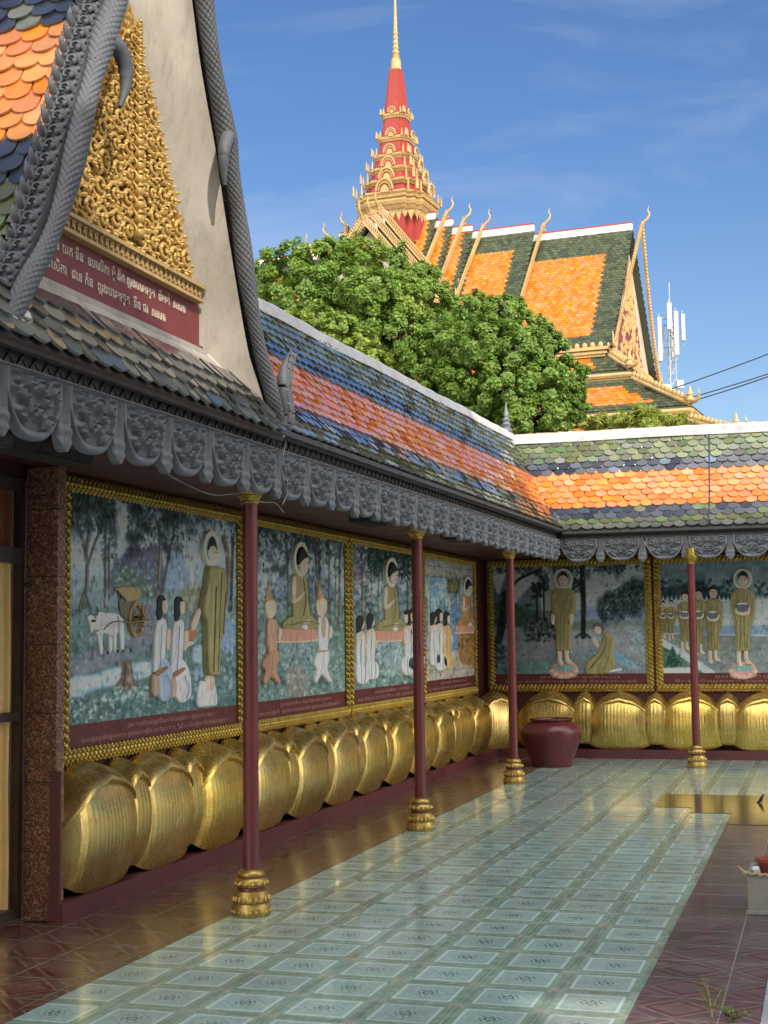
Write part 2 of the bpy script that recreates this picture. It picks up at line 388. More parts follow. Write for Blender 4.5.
# ---- floors
def floor_mat(name, kind):
    n = NT(name); co = n.coord(); X, Y, Z = n.sep(co)
    T = .4
    tx = n.m('ADD', n.m('DIVIDE', X, T), .5); ty = n.m('ADD', n.m('DIVIDE', Y, T), .5)
    fx = n.m('SUBTRACT', n.m('FRACT', tx), .5); fy = n.m('SUBTRACT', n.m('FRACT', ty), .5)
    ax = n.m('ABSOLUTE', fx); ay = n.m('ABSOLUTE', fy); mx = n.m('MAXIMUM', ax, ay)
    cell = n.node('ShaderNodeTexWhiteNoise', noise_dimensions='2D')
    cv = n.node('ShaderNodeCombineXYZ'); n.link(n.m('FLOOR', tx), cv.inputs[0]); n.link(n.m('FLOOR', ty), cv.inputs[1])
    n.link(cv.outputs[0], cell.inputs['Vector']); rnd = cell.outputs['Value']
    marble = n.noise(co, 24, 6, .72, 1.4); fine = n.noise(co, 95, 4, .7)
    grout = n.mr(mx, .489, .4945)
    gl = n.mr(n.noise(co, 1.3, 3), .35, .65)
    if kind == 'green':
        base = n.ramp(marble, [(.28, (.11, .225, .17)), (.5, (.20, .325, .26)), (.72, (.40, .48, .41))])
        light = n.ramp(marble, [(.28, (.20, .335, .310)), (.5, (.275, .405, .385)), (.72, (.39, .50, .47))])
        edge = n.m('MULTIPLY', n.mr(mx, .325, .335), n.mr(mx, .365, .375, 1, 0))
        inner = n.mr(mx, .368, .376, 1, 0)
        c = n.mix(inner, base, light); c = n.mix(n.m('MULTIPLY', edge, .80), c, (.50, .62, .60))
        # corner blocks between the panels
        cor = n.m('MULTIPLY', n.mr(n.m('MINIMUM', ax, ay), .39, .40), n.mr(fine, .3, .6, .2, .7))
        c = n.mix(cor, c, (.40, .42, .36))
        # four petalled flower in each panel
        r = n.m('SQRT', n.m('ADD', n.m('MULTIPLY', fx, fx), n.m('MULTIPLY', fy, fy)))
        th = n.m('ARCTAN2', fy, fx)
        pet = n.m('ADD', .120, n.m('MULTIPLY', n.m('COSINE', n.m('MULTIPLY', th, 8.0)), .05))
        fl = n.m('MULTIPLY', n.mr(n.m('SUBTRACT', pet, r), 0, .012), n.mr(n.m('COSINE', n.m('MULTIPLY', r, 105.0)), -.3, .2))
        c = n.mix(n.m('MULTIPLY', fl, .85), c, (.055, .095, .08))
        # thin diamond line
        dm = n.m('ABSOLUTE', n.m('SUBTRACT', n.m('ADD', ax, ay), .26))
        c = n.mix(n.m('MULTIPLY', n.mr(dm, .004, .014, .7, 0), inner), c, (.13, .22, .19))
        c = n.mix(n.m('MULTIPLY', grout, .75), c, n.mix(gl, (.20, .22, .18), (.50, .50, .45)))
        rough = .10
    else:
        if kind == 'purple': A, B, L, G, D = (.058, .042, .052), (.060, .013, .018), (.165, .135, .150), (.42, .37, .36), (.030, .031, .042)
        else: A, B, L, G, D = (.088, .036, .025), (.050, .014, .011), (.225, .130, .092), (.36, .29, .23), (.044, .019, .014)
        d = n.m('ADD', ax, ay)
        c = n.ramp(marble, [(.3, tuple(x*.8 for x in A)), (.7, tuple(x*1.25 for x in A))])
        band = lambda lo, hi: n.m('MULTIPLY', n.mr(d, lo, lo+.012), n.mr(d, hi-.012, hi, 1, 0))
        c = n.mix(n.m('MULTIPLY', band(.30, .40), .9), c, B)
        c = n.mix(n.m('MULTIPLY', band(.40, .455), .8), c, L)
        c = n.mix(n.m('MULTIPLY', band(.50, .60), .75), c, D)
        c = n.mix(n.m('MULTIPLY', band(.66, .71), .7), c, L)
        c = n.mix(n.m('MULTIPLY', n.mr(d, .86, .88), .8), c, B)
        vor = n.voronoi(co, 62, feature='DISTANCE_TO_EDGE')
        c = n.mix(n.m('MULTIPLY', n.mr(vor, .03, .10, 1, 0), n.mr(d, .30, .31, .55, 0)), c, L)
        c = n.mix(n.m('MULTIPLY', n.m('MULTIPLY', n.mr(fine, .5, .62), .35), n.mr(d, .455, .46)), c, L)
        c = n.mix(n.m('MULTIPLY', grout, n.mr(gl, 0, 1, .25, .95)), c, G)
        rough = .16
    hs = n.node('ShaderNodeHueSaturation'); n.link(c, hs.inputs['Color']); n.put(hs.inputs['Value'], n.mr(rnd, 0, 1, .86, 1.10))
    dirt = n.noise(co, 1.1, 9, .76, 1.0); dd = n.mr(dirt, .48, .74, 0, .50)
    c = n.mix(dd, hs.outputs[0], (.19, .175, .135))
    jd = n.m('MULTIPLY', n.mr(mx, .42, .49), n.mr(n.noise(co, 2.6, 7, .75), .40, .64, 0, .75)); c = n.mix(jd, c, (.10, .105, .08))
    sc = n.noise(n.mapping(co, (3, 44, 1), rot=(0, 0, .7)), 1.0, 5, .7, 1.5); c = n.mix(n.mr(sc, .66, .74, 0, .28), c, (.5, .5, .46))
    sp_ = n.noise(co, 17, 6, .82); c = n.mix(n.mr(sp_, .70, .76, 0, .6), c, (.08, .07, .05))
    rr = n.m('ADD', n.mr(n.noise(co, 2.2, 5), .3, .7, rough-.05, rough+.08), n.m('MULTIPLY', dd, .30))
    rr = n.m('ADD', rr, n.m('MULTIPLY', grout, .3))
    n.set(color=c, rough=rr, spec=.55)
    h = n.m('SUBTRACT', n.m('MULTIPLY', n.noise(co, 3.3, 3), .35), n.m('MULTIPLY', grout, .5))
    # each tile lies at a hair's tilt of its own
    tilt = n.m('ADD', n.m('MULTIPLY', fx, n.m('SUBTRACT', rnd, .5)), n.m('MULTIPLY', fy, n.m('SUBTRACT', n.m('FRACT', n.m('MULTIPLY', rnd, 17.7)), .5)))
    h = n.m('ADD', h, n.m('MULTIPLY', tilt, .8))
    n.bump(h, .22, .006)
    return n.mat
M['floor_green'] = floor_mat('green_patterned_floor_tile', 'green')
M['floor_purple'] = floor_mat('purple_diamond_floor_tile', 'purple')
M['floor_brown'] = floor_mat('brown_diamond_floor_tile', 'brown')
def wet_mat():
    n = NT('shallow_water_on_tile'); co = n.coord()
    f = n.noise(co, 10, 4)
    n.set(color=n.ramp(f, [(.3, (.050, .052, .026)), (.7, (.10, .10, .055))]), rough=.12, spec=.30, coat=.0)
    n.p.inputs['Coat Roughness'].default_value = .02
    n.bump(n.noise(co, 6, 2), .03, .004)
    return n.mat
M['wet'] = wet_mat()
M['ground'] = mat_plain('bare_earth_and_paving', (.24, .20, .15), .95, 0, .25, .6, .3, 4)
def leafmat(name, c, var=.5):
    n = NT(name); r = n.island()
    hs = n.node('ShaderNodeHueSaturation'); hs.inputs['Color'].default_value = (*c, 1)
    n.put(hs.inputs['Value'], n.mr(r, 0, 1, 1-var, 1+var)); n.put(hs.inputs['Hue'], n.mr(n.m('FRACT', n.m('MULTIPLY', r, 53.3)), 0, 1, .475, .515))
    n.set(color=hs.outputs[0], rough=.42, spec=.4)
    tr = n.node('ShaderNodeBsdfTranslucent'); n.link(hs.outputs[0], tr.inputs[0])
    mx = n.node('ShaderNodeMixShader'); mx.inputs[0].default_value = .45
    n.link(n.p.outputs[0], mx.inputs[1]); n.link(tr.outputs[0], mx.inputs[2]); n.link(mx.outputs[0], n.out.inputs[0])
    return n.mat
M['leaf'] = leafmat('green_leaf', (.180, .300, .048), .26)
M['leaf_deep'] = leafmat('deep_green_leaf', (.145, .255, .042), .26)
M['leaf_light'] = leafmat('yellow_green_leaf', (.255, .345, .050), .26)
M['leaf_bamboo'] = leafmat('bamboo_leaf', (.30, .33, .055))
M['leaf_weed'] = leafmat('weed_leaf', (.09, .13, .035))
M['stem'] = mat_plain('green_yellow_stem', (.16, .15, .05), .7, 0, .2, 10, .1)
# ------------------------------------------------------------------ setting
XW, YB = -2.07, 14.0          # painted wall planes
XF, YF = -0.74, 12.82         # fascia planes
ZT = lambda y: .0062*(y-1.0)  # the left eave climbs a little towards the corner
o = MB().box(-900, 900, -900, 900, -1.0, -.06).build('ground', M['ground']); tag(o, kind='structure')
o = MB().box(-.93, 1.8, -9, YB-.2, -.05, 0).box(1.8005, 6.5, 9.402, YB-.2, -.05, 0).build('courtyard_floor', M['floor_green']); tag(o, kind='structure')
o = MB().box(-2.6, -.932, -9, YB-.2, -.05, 0).build('walkway_floor', M['floor_brown']); tag(o, kind='structure')
o = MB().box(1.802, 2.382, -9, 9.4, -.05, 0).build('side_path', M['floor_purple']); tag(o, kind='structure')
o = MB().box(2.385, 9, -9, 9.4, -.05, .002).build('gravel_path', M['pebble']); tag(o, kind='structure')
b = MB()
b.prism([(1.0, 8.2, .001), (1.0, 9.4, .001), (1.8, 9.4, .001), (1.8, 7.8, .001), (1.4, 7.8, .001), (1.4, 8.2, .001)], (0, 0, .004))
b.prism([(1.801, 7.0, .001), (1.801, 9.4, .001), (2.385, 9.4, .001), (2.385, 7.0, .001)], (0, 0, .004))
o = b.build('shallow_puddle_water', M['wet']); tag(o, kind='structure')

# ------------------------------------------------------------------ walls
wl = empty('gallery_wall', (XW, 1.6, 0), 0, 'long maroon gallery wall on the left carrying the four murals', 'wall')
MB().box(-.45, -.012, 0, 12.6, 0, 3.0).build('wall', M['maroon_wall'], wl)
MB().box(-.01, .235, -.07, 12.15, 0, .125).box(.140, .212, -.1255, -.105, .122, .93).box(.130, .235, -.128, -.0705, 0, .124).build('plinth', M['maroon_plinth'], wl)
MB().box(-.01, 1.30, -6, 12.35, 2.86, 2.94).build('ceiling', M['maroon_wall'], wl)
wb = empty('gallery_wall', (-2.5, YB, 0), 0, 'maroon gallery end wall at the back carrying the two standing monk murals', 'wall')
MB().box(.42, 7.5, .012, .45, 0, 3.0).build('wall', M['maroon_wall'], wb)
MB().box(.432, 7.5, -.235, .01, 0, .125).build('plinth', M['maroon_plinth'], wb)
MB().box(.45, 7.5, -1.16, -.001, 2.862, 2.935).build('ceiling', M['maroon_wall'], wb)

# granite pillar and curtained door
p = empty('granite_pillar', (-2.015, 1.5, 0), 0, 'speckled brown granite pillar between curtained door and first mural', 'pillar')
bp = MB().box(-.12, .115, .001, .10, 0, 2.855).build('shaft', M['granite'], p)
mod = bp.modifiers.new('edge', 'BEVEL'); mod.width = .008; mod.segments = 2
MB().tube([(-.15, -.03, 2.10), (-.08, -.02, 2.10), (-.08, -.002, 2.10)], .012, 8).build('door_hook', M['metal_dark'], p)
d = empty('curtained_door', (-2.17, 1.475, 0), 0, 'dark metal framed door with yellow and rust curtains inside', 'door')
f = MB()
f.box(-.02, .03, -.03, .025, .02, 2.78).box(-.02, .03, -1.6, -1.5, .02, 2.78)
f.box(-.018, .028, -1.5, -.03, .02, .09).box(-.018, .028, -1.5, -.03, 2.70, 2.78)
f.box(-.018, .045, -1.5, -.03, 2.235, 2.33).box(-.018, .04, -1.5, -.03, 1.245, 1.30)
f.build('door_frame', M['metal_dark'], d)
def curtain(name, z0, z1, m):
    ys = np.linspace(-1.49, -.032, 220); xs = -.022+.016*np.sin(ys*58)+.006*np.sin(ys*131+1)
    P = np.stack([np.stack([xs+(.004*math.sin(z*5)), ys, np.full_like(ys, z)], -1) for z in np.linspace(z0, z1, 8)])
    b_ = MB().grid(P)
    b_.grid(P-[.006, 0, 0], flip=True).build(name, m, d, smooth=True)
curtain('curtain', .09, 1.245, M['curtain_yellow']); curtain('curtain', 1.30, 2.235, M['curtain_yellow']); curtain('transom_curtain', 2.33, 2.70, M['curtain_brown'])
MB().box(-.6, 0, -1.6, .35, 2.785, 3.3).box(-.6, -.1, -1.9, -1.61, 0, 2.78).build('door_surround', M['maroon_wall'], d)

# ------------------------------------------------------------------ columns
def make_column(loc, label):
    r = empty('column', loc, 0, label, 'column', 'slender maroon columns with gilded bases')
    H = 2.70+ZT(loc[1]) if loc[1] < 12 else 2.745
    MB().lathe([(.052, .25), (.050, 1.2), (.049, H-.085)], n=28).build('shaft', M['maroon'], r, smooth=True, auto=40)
    prof = [(.118, 0), (.124, .012), (.124, .045), (.118, .06), (.112, .075), (.112, .082), (.116, .088), (.112, .125), (.104, .155),
            (.088, .160), (.086, .172), (.094, .180), (.101, .20), (.098, .222), (.086, .234), (.080, .238), (.084, .246), (.088, .258), (.080, .272), (.066, .284), (.053, .288)]
    g = MB(); mats = [0]*len(prof)
    for i in (5, 9, 10, 14): mats[i] = 1
    g.lathe(prof, n=32, mats=mats[:-1]+[0])
    for k in range(20):
        a = 2*PI*k/20
        g.ball((.114*math.cos(a), .114*math.sin(a), .104), (.013, .013, .024), 6, 4)
        g.ball((.122*math.cos(a), .122*math.sin(a), .03), (.011, .011, .014), 6, 4)
    for k in range(14):
        a = 2*PI*(k+.5)/14; g.ball((.098*math.cos(a), .098*math.sin(a), .202), (.018, .018, .018), 6, 4)
    g.build('base', [M['gold_old'], M['maroon']], r, smooth=True, auto=50)
    g = MB().lathe([(.05, H-.10), (.058, H-.095), (.060, H-.085), (.055, H-.078), (.066, H-.062), (.082, H-.045), (.076, H-.04), (.088, H-.026), (.092, H-.012), (.092, H+.02), (.06, H+.02), (.06, 2.858)], n=28)
    g.build('capital', M['gold_frame'], r, smooth=True, auto=40)
    return r
make_column((-.81, 2.03, 0), 'maroon column nearest the granite pillar, before the ox cart mural')
make_column((-.83, 6.07, 0), 'maroon column between the third and fourth murals of the left wall')
make_column((-.86, 10.27, 0), 'maroon column standing beside the big maroon jar near the corner')
make_column((1.07, 12.62, 0), 'maroon column in front of the row of painted monks on the back wall')

# ------------------------------------------------------------------ lotus friezes (local: X along the wall, -Y out, Z up)
def petal_mesh(W, z0, z1, bulge, ribs, nw=73, nv=26):
    t = np.linspace(-1, 1, nw)
    at_ = np.abs(t); k_ = (z1-z0)/.8
    ztop = z1-(z1-z0)*.46*(at_**2.5)+.018*np.maximum(0, 1-at_/.18)
    hh = (.014+.056*(1-at_**2)**.8)*k_           # half height of the rolled rim
    zc = ztop-hh
    zl = zc-hh
    zbot = z0+(z1-z0)*.16*at_**4
    E = (1-at_**3.4)**.5
    rows = []
    def base(vv): return .04+bulge*np.sin(PI*np.minimum(1, vv*.86+.10))**.55
    for v in np.linspace(0, 1, nv):
        z = zbot+(zl-zbot)*v
        n = base((z-z0)/(z1-z0))*E*.93+.02
        fade = math.sin(PI*min(1, v*1.02))**.5 if 0 < v < 1 else 0
        n = n+.0022*np.cos(t*PI*ribs)*fade*(at_ < .93)*E
        rows.append(np.stack([t*W/2*(1+.02*np.sin(PI*v)), -n, z], -1))
    nb = base((zl-z0)/(z1-z0))*E*.93+.02
    lip = (.020+.055*(1-at_**2))*k_
    for a_ in np.linspace(-80, 90, 12):
        ar = R(a_); f = (a_+80)/170
        z = zc+hh*math.sin(ar); n = nb*(1-f**1.6)+lip*math.cos(ar)*(1-.3*f)+.004
        rows.append(np.stack([t*W/2, -n, z], -1))
    P = np.stack(rows)
    P[:, :, 0] += 0
    b_ = MB(); b_.grid(P)
    # close the back so that it is a solid shell
    back = P.copy(); back[:, :, 1] = .008
    b_.add(np.concatenate([P[:, 0], back[:, 0]]), [(i, i+1, len(P)+i+1, len(P)+i) for i in range(len(P)-1)])
    b_.add(np.concatenate([P[:, -1], back[:, -1]]), [(i+1, i, len(P)+i, len(P)+i+1) for i in range(len(P)-1)])
    return b_
pm = petal_mesh(.985, .125, .93, .27, 21); sm = petal_mesh(.44, .20, .91, .215, 9, 41, 20)
proto = pm.build('large_petal', M['lotus'], smooth=True, auto=48); ps = sm.build('small_petal', M['lotus'], smooth=True, auto=48)
def frieze(loc, rz, xs, half, label):
    r = empty('lotus_frieze', loc, rz, label, 'lotus frieze', 'gilded lotus petal friezes')
    for i, x in enumerate(xs):
        for src, dx in ((proto, 0), (ps, half)):
            if src is ps and i == len(xs)-1 and rz > .1: continue
            c = src.copy(); COL.objects.link(c); c.parent = r
            c.location = (x+dx+rng.normal(0, .004), 0, rng.normal(0, .003)); c.rotation_euler = (rng.normal(0, .008), rng.normal(0, .010), rng.normal(0, .012))
            c.scale = (1+rng.normal(0, .010), 1+rng.normal(0, .05), 1+rng.normal(0, .008))
    return r
frieze((XW+.02, 0, 0), PI/2, [2.035+.97*k for k in range(12)], .4875, 'row of big gilded lotus petals along the left wall below the murals')
fb_ = frieze((0, YB-.02, 0), 0, [-1.10+1.005*k for k in range(6)], .5025, 'row of big gilded lotus petals along the back wall behind the jar')
c = proto.copy(); COL.objects.link(c); c.parent = fb_; c.location = (XW+.15, -.12, 0); c.rotation_euler = (0, 0, PI/4); c.scale = (.78, .9, 1)
bpy.data.objects.remove(proto); bpy.data.objects.remove(ps)
# ------------------------------------------------------------------ eave boards with carved lappets (local: X along, -Y out, Z down from the top edge)
def carved_height(X, Z, seed, nm=26, box=(-.2, .2, -.3, -.02), rad=(.022, .05)):
    r_ = np.random.default_rng(seed); H = np.zeros_like(X)
    pts = []
    for _ in range(900):
        if len(pts) >= nm: break
        q = (r_.uniform(0, box[1]), r_.uniform(box[2], box[3]), r_.uniform(*rad))
        if all((q[0]-p[0])**2+(q[1]-p[1])**2 > (.75*(q[2]+p[2]))**2 for p in pts): pts.append(q)
    for (cx, cz, rr) in pts:
        for sgn in (-1, 1):
            dx = X-sgn*cx; dz = Z-cz; d_ = np.hypot(dx, dz); th = np.arctan2(dz, dx*sgn)
            s_ = np.cos(2*PI*(d_/rr*1.6-th/(2*PI)))*.5+.5
            H = np.maximum(H, np.where(d_ < rr, (.35+.65*s_)*np.clip((1-d_/rr)*3, 0, 1), 0))
    return H
def lappet_mesh(W, Hh):
    nx, nz = 60, 46
    tx = np.linspace(-1, 1, nx); vz = np.linspace(0, 1, nz)
    bottom = -Hh*(1-np.abs(tx)**3.0*.72)
    X = np.tile(tx*W/2, (nz, 1)); Z = vz[:, None]*bottom[None, :]
    # distance from the rounded rim
    rim = np.minimum((1-np.abs(tx))[None, :]*W/2, (1-vz)[:, None]*np.abs(bottom)[None, :])
    rim = np.minimum(rim, 9)
    H = carved_height(X, Z, 12, 12, (-W*.36, W*.36, -Hh*.80, -.04), (.045, .072))
    inside = np.clip((rim-.045)/.01, 0, 1)
    rimh = np.where(rim < .045, .020*np.sqrt(np.clip(1-((rim-.022)/.0225)**2, 0, 1)), 0)
    n = .012+rimh*1.3+inside*(.002+.050*H)
    P = np.stack([X, -n, Z], -1)
    b_ = MB().grid(P, flip=True)
    back = P.copy(); back[:, :, 1] = .012; b_.grid(back)
    for e, fl in ((np.s_[:, 0], 0), (np.s_[:, -1], 1), (np.s_[-1, :], 0)):
        a_, c_ = P[e], back[e]; L = len(a_)
        b_.add(np.concatenate([a_, c_]), [(i, i+1, L+i+1, L+i) for i in range(L-1)])
    return b_
def pendant_mesh(W, Hh):
    nx, nz = 17, 40
    tx = np.linspace(-1, 1, nx); vz = np.linspace(0, 1, nz)
    w = W/2*(.36+.64*np.clip(vz/.72, 0, 1)**1.4)*np.where(vz > .72, np.sqrt(np.clip(1-((vz-.72)/.285)**2, 0, 1)), 1)
    X = w[:, None]*tx[None, :]; Z = np.tile((-vz*Hh)[:, None], (1, nx))
    n = .018+.024*np.sqrt(np.clip(1-tx**2, 0, 1))[None, :]*np.ones((nz, 1))
    n = n+np.where(vz[:, None] > .60, .011*np.abs(np.sin(tx*PI*1.5))[None, :]*np.sin(np.clip((vz[:, None]-.60)/.36, 0, 1)*PI*2.0)**2, .005*np.cos(tx*PI*4)[None, :])
    P = np.stack([X, -n, Z], -1)
    b_ = MB().grid(P, flip=True); back = P.copy(); back[:, :, 1] = .01; b_.grid(back)
    for e in (np.s_[:, 0], np.s_[:, -1], np.s_[-1, :]):
        a_, c_ = P[e], back[e]; L = len(a_)
        b_.add(np.concatenate([a_, c_]), [(i, i+1, L+i+1, L+i) for i in range(L-1)])
    return b_
def eave_board(loc, rz, length, pitch, first, label, slope=0.0, Hh=.30):
    r = empty('eave_board', loc, rz, label, 'eave board', 'grey carved eave boards')
    r.rotation_euler = (0, -slope, rz)
    b_ = MB().box(0, length, -.004, .035, -.02, .135).box(0, length, -.030, .036, .118, .150).box(0, length, -.022, -.0035, -.014, .006)
    # criss cross lattice on the band
    n = int(length/.11)
    for k in range(n):
        x = k*.11
        for s_ in (-1, 1):
            b_.slab([(x+.055-s_*.055-.006, -.0045, .008), (x+.055-s_*.055+.006, -.0045, .008), (x+.055+s_*.055+.006, -.0045, .117), (x+.055+s_*.055-.006, -.0045, .117)], (0, -.009-.002*s_, 0))
    bd = b_.build('band', M['grey_dark'], r)
    l0 = lappet_mesh(pitch*.90, Hh).build('lappet', M['grey'], smooth=True, auto=50)
    p0 = pendant_mesh(.125, Hh+.018).build('pendant', M['grey'], smooth=True, auto=50)
    k = 0; x = first
    while x+pitch*.4 < length:
        for src, dx in ((l0, 0), (p0, pitch/2)):
            if src is p0 and x+dx > length-.05: continue
            c = src.copy(); COL.objects.link(c); c.parent = r; c.location = (x+dx+rng.normal(0, .003), -.002, -.014); c.rotation_euler = (0, rng.normal(0, .008), 0)
            c.scale = (1, 1+rng.normal(0, .05), 1+rng.normal(0, .012))
        x += pitch; k += 1
    bpy.data.objects.remove(l0); bpy.data.objects.remove(p0)
eave_board((XF, -3.0, 2.985+ZT(-3)), PI/2, 15.80, .555, .556, 'grey carved eave board with hanging lappets along the left gallery', .0062)
eave_board((XF+.03, YF, 3.045), 0, 7.0, .573, .275, 'grey carved eave board with hanging lappets along the back gallery')

# ------------------------------------------------------------------ tiled roofs
TP = np.linspace(PI, 2*PI, 9)
def tile_strip(b_, O, T, A, prof, t0, t1, matfn, w=.155, exp=.10, jit=.005, thick=.016, smax=None, lift=.024):
    """courses of fish scale tiles on the surface t*T + (a,z) along prof [(a outward, z)] from eave to ridge"""
    O = np.asarray(O, float); T = np.asarray(T, float); A = np.asarray(A, float)
    pr = np.asarray(prof, float); seg = np.hypot(*np.diff(pr, axis=0).T); cum = np.concatenate([[0], np.cumsum(seg)])
    L = cum[-1]; up3 = np.array([0, 0, 1.0])
    def pos(s):
        i = min(max(np.searchsorted(cum, s)-1, 0), len(seg)-1); f = (s-cum[i])/seg[i]
        q = pr[i]+(pr[i+1]-pr[i])*f; d_ = (pr[i+1]-pr[i])/seg[i]
        return q, d_
    n = int(L/exp)
    n = n if smax is None else smax
    for k in range(n):
        s = k*exp
        q, d_ = pos(s+exp*.8)
        q0, _ = pos(s)
        U = A*d_[0]+up3*d_[1]; N = np.cross(U, T); N /= np.linalg.norm(N)
        if N[2] < 0: N = -N
        Pc = O+A*q0[0]+up3*q0[1]
        ta, tb = t0(q0[0]), t1(q0[0])
        x = math.floor(ta/w)*w+(w/2 if k % 2 else 0)
        while x < tb:
            if x > ta-.01:
                r_ = w*.49
                j = random.gauss(0, jit)
                pts = [(-r_, exp*1.7), (-r_, r_*.75)]+[(r_*math.cos(a), r_*.75+r_*.75*math.sin(a)) for a in TP[1:-1]]+[(r_, r_*.75), (r_, exp*1.7)]
                tw = random.gauss(0, .0035)
                v = []
                for dz in (thick, 0):
                    for (px, py) in pts:
                        h = lift*(1-py/(exp*1.7))+.003+dz+tw*px/r_
                        v.append(Pc+T*(x+px+j)+U*(py+j*.8)+N*h)
                m_ = len(pts)
                fs = [list(range(m_))]+[(i+1, i, m_+i, m_+i+1) for i in range(m_-1)]
                b_.add(v, fs, matfn(k, x, q0[1]))
            x += w
TM = ['t_orange', 't_green', 't_dark', 't_pale', 't_blue', 't_moss', 't_orange_old']
TMATS = [M[k] for k in TM]
ORA, GRN, DRK, PAL, BLU, MOS, OLD = range(7)
def bands17(k, x, z):
    u = random.random()
    if k < 1: return MOS
    if k < 2: return GRN if u < .75 else MOS
    if k < 4: return DRK if u < .93 else GRN
    if k < 10: return ORA
    if k < 12: return DRK if u < .95 else BLU
    if k < 16: return GRN if u < .8 else MOS
    return PAL
PROF = [(.0, 0.0), (-.17, .20), (-.35, .47), (-.60, .90), (-.90, 1.44)]      # eave -> ridge, gallery
zE = 3.105; aR = -.90; zR = 1.44
VX, VY = -.655, 12.735   # inner eave corner (valley foot)
# left gallery roof: T = +y, A = +x
rl = empty('gallery_roof', (VX, 0, zE), 0, 'long scale tiled roof of the left gallery shining blue and pink', 'gallery roof')
b_ = MB()
tile_strip(b_, (0, 0, 0), (0, 1, 0), (1, 0, 0), PROF, lambda a: 1.9, lambda a: VY-a+.03, bands17)
SK = lambda z, y: z*(1-.0112*(13.4-y))+ZT(y)
for v in b_.V: v[:, 2] = SK(v[:, 2], v[:, 1])
b_.build('roof_tiles', TMATS, rl)
b_ = MB()
pr = PROF
for i in range(len(pr)-1):
    (a0, z0), (a1, z1) = pr[i], pr[i+1]
    b_.slab([(a0, 1.9, SK(z0, 1.9)), (a0, VY-a0, SK(z0, VY)), (a1, VY-a1, SK(z1, VY)), (a1, 1.9, SK(z1, 1.9))], (-.03, 0, -.05))
    ao, ai = 2*aR-a0, 2*aR-a1
    b_.slab([(ai, 1.9, SK(z1, 1.9)), (ai, VY-a1+2, SK(z1, VY)), (ao, VY-a0+2, SK(z0, VY)), (ao, 1.9, SK(z0, 1.9))], (.03, 0, -.05))
b_.build('roof_deck', M['under'], rl)
rc = []
ys = np.linspace(1.9, VY-aR+.12, 60)
b_ = MB(); P = []
for y in ys:
    w_ = .058+.006*math.sin(y*3.1)+.004*math.sin(y*7.7); zz = SK(zR, y)+.006*math.sin(y*1.9)
    P.append([(aR+w_+.03, y, zz-.07), (aR+w_, y, zz+.03), (aR+w_*.5, y, zz+.06+.004*math.sin(y*9)), (aR-w_*.5, y, zz+.06), (aR-w_, y, zz+.03), (aR-w_-.03, y, zz-.09)])
b_.grid(np.array(P)); b_.build('ridge_cap', M['ridge'], rl)
b_ = MB().lathe([(.075, 0), (.078, .03), (.05, .05), (.06, .075), (.074, .095), (.05, .115), (.042, .13), (.058, .15), (.062, .17), (.035, .19), (.030, .205), (.040, .22), (.030, .245), (.022, .30), (.013, .37), (.004, .42)], (aR, VY-aR-.16, zR+.135), 20)
b_.build('ridge_finial', M['grey'], rl, smooth=True, auto=50)
b_ = MB().slab([(.012, 1.9, -.03+ZT(1.9)), (.012, VY, -.03+ZT(VY)), (.012, VY, .006+ZT(VY)), (.012, 1.9, .006+ZT(1.9))], (-.03, 0, 0)).build('eave_batten', M['grey_dark'], rl)
# back gallery roof: T = +x, A = -y
rb = empty('gallery_roof', (0, VY, zE+.035), 0, 'scale tiled roof of the back gallery with green, dark blue and orange bands', 'gallery roof')
b_ = MB()
tile_strip(b_, (0, 0, 0), (1, 0, 0), (0, -1, 0), PROF, lambda a: VX+a-.02, lambda a: 6.5, bands17)
b_.build('roof_tiles', TMATS, rb)
b_ = MB()
for i in range(len(pr)-1):
    (a0, z0), (a1, z1) = pr[i], pr[i+1]
    b_.slab([(VX+a0, -a0, z0), (6.5, -a0, z0), (6.5, -a1, z1), (VX+a1, -a1, z1)], (0, .03, -.05))
    b_.slab([(VX+2*aR-a1, -2*aR+a1, z1), (6.5, -2*aR+a1, z1), (6.5, -2*aR+a0, z0), (VX+2*aR-a0, -2*aR+a0, z0)], (0, -.03, -.05))
b_.build('roof_deck', M['under'], rb)
b_ = MB(); P = []
for x in np.linspace(VX+aR+.02, 6.5, 50):
    w_ = .075+.005*math.sin(x*3.3); zz = zR+.004*math.sin(x*2.3)
    P.append([(x, -aR-w_-.03, zz-.09), (x, -aR-w_, zz+.025), (x, -aR-w_*.5, zz+.052+.004*math.sin(x*7)), (x, -aR+w_*.5, zz+.052), (x, -aR+w_, zz+.02), (x, -aR+w_+.03, zz-.09)])
b_.grid(np.array(P), flip=True); b_.build('ridge_cap', M['ridge'], rb)
MB().box(VX, 6.5, -.012, .018, -.03, .006).build('eave_batten', M['grey_dark'], rb)
# ------------------------------------------------------------------ the tall gable over the door
YC = .64
HW = [(3.14, 1.66), (3.26, 1.57), (3.40, 1.47), (3.65, 1.295), (4.20, 1.04), (4.50, .915), (4.77, .81), (5.20, .60), (5.60, .46), (6.9, .0)]
hz = np.array([h[0] for h in HW]); hw_ = np.array([h[1] for h in HW])
_sp = spline(np.array(HW), 10)
def half(z): return np.interp(z, _sp[:, 0], _sp[:, 1])
XB = -.74
g = empty('gable_roof', (XB, YC, 0), 0, 'steep tiled gable roof with carved gold pediment above the curtained door', 'roof')
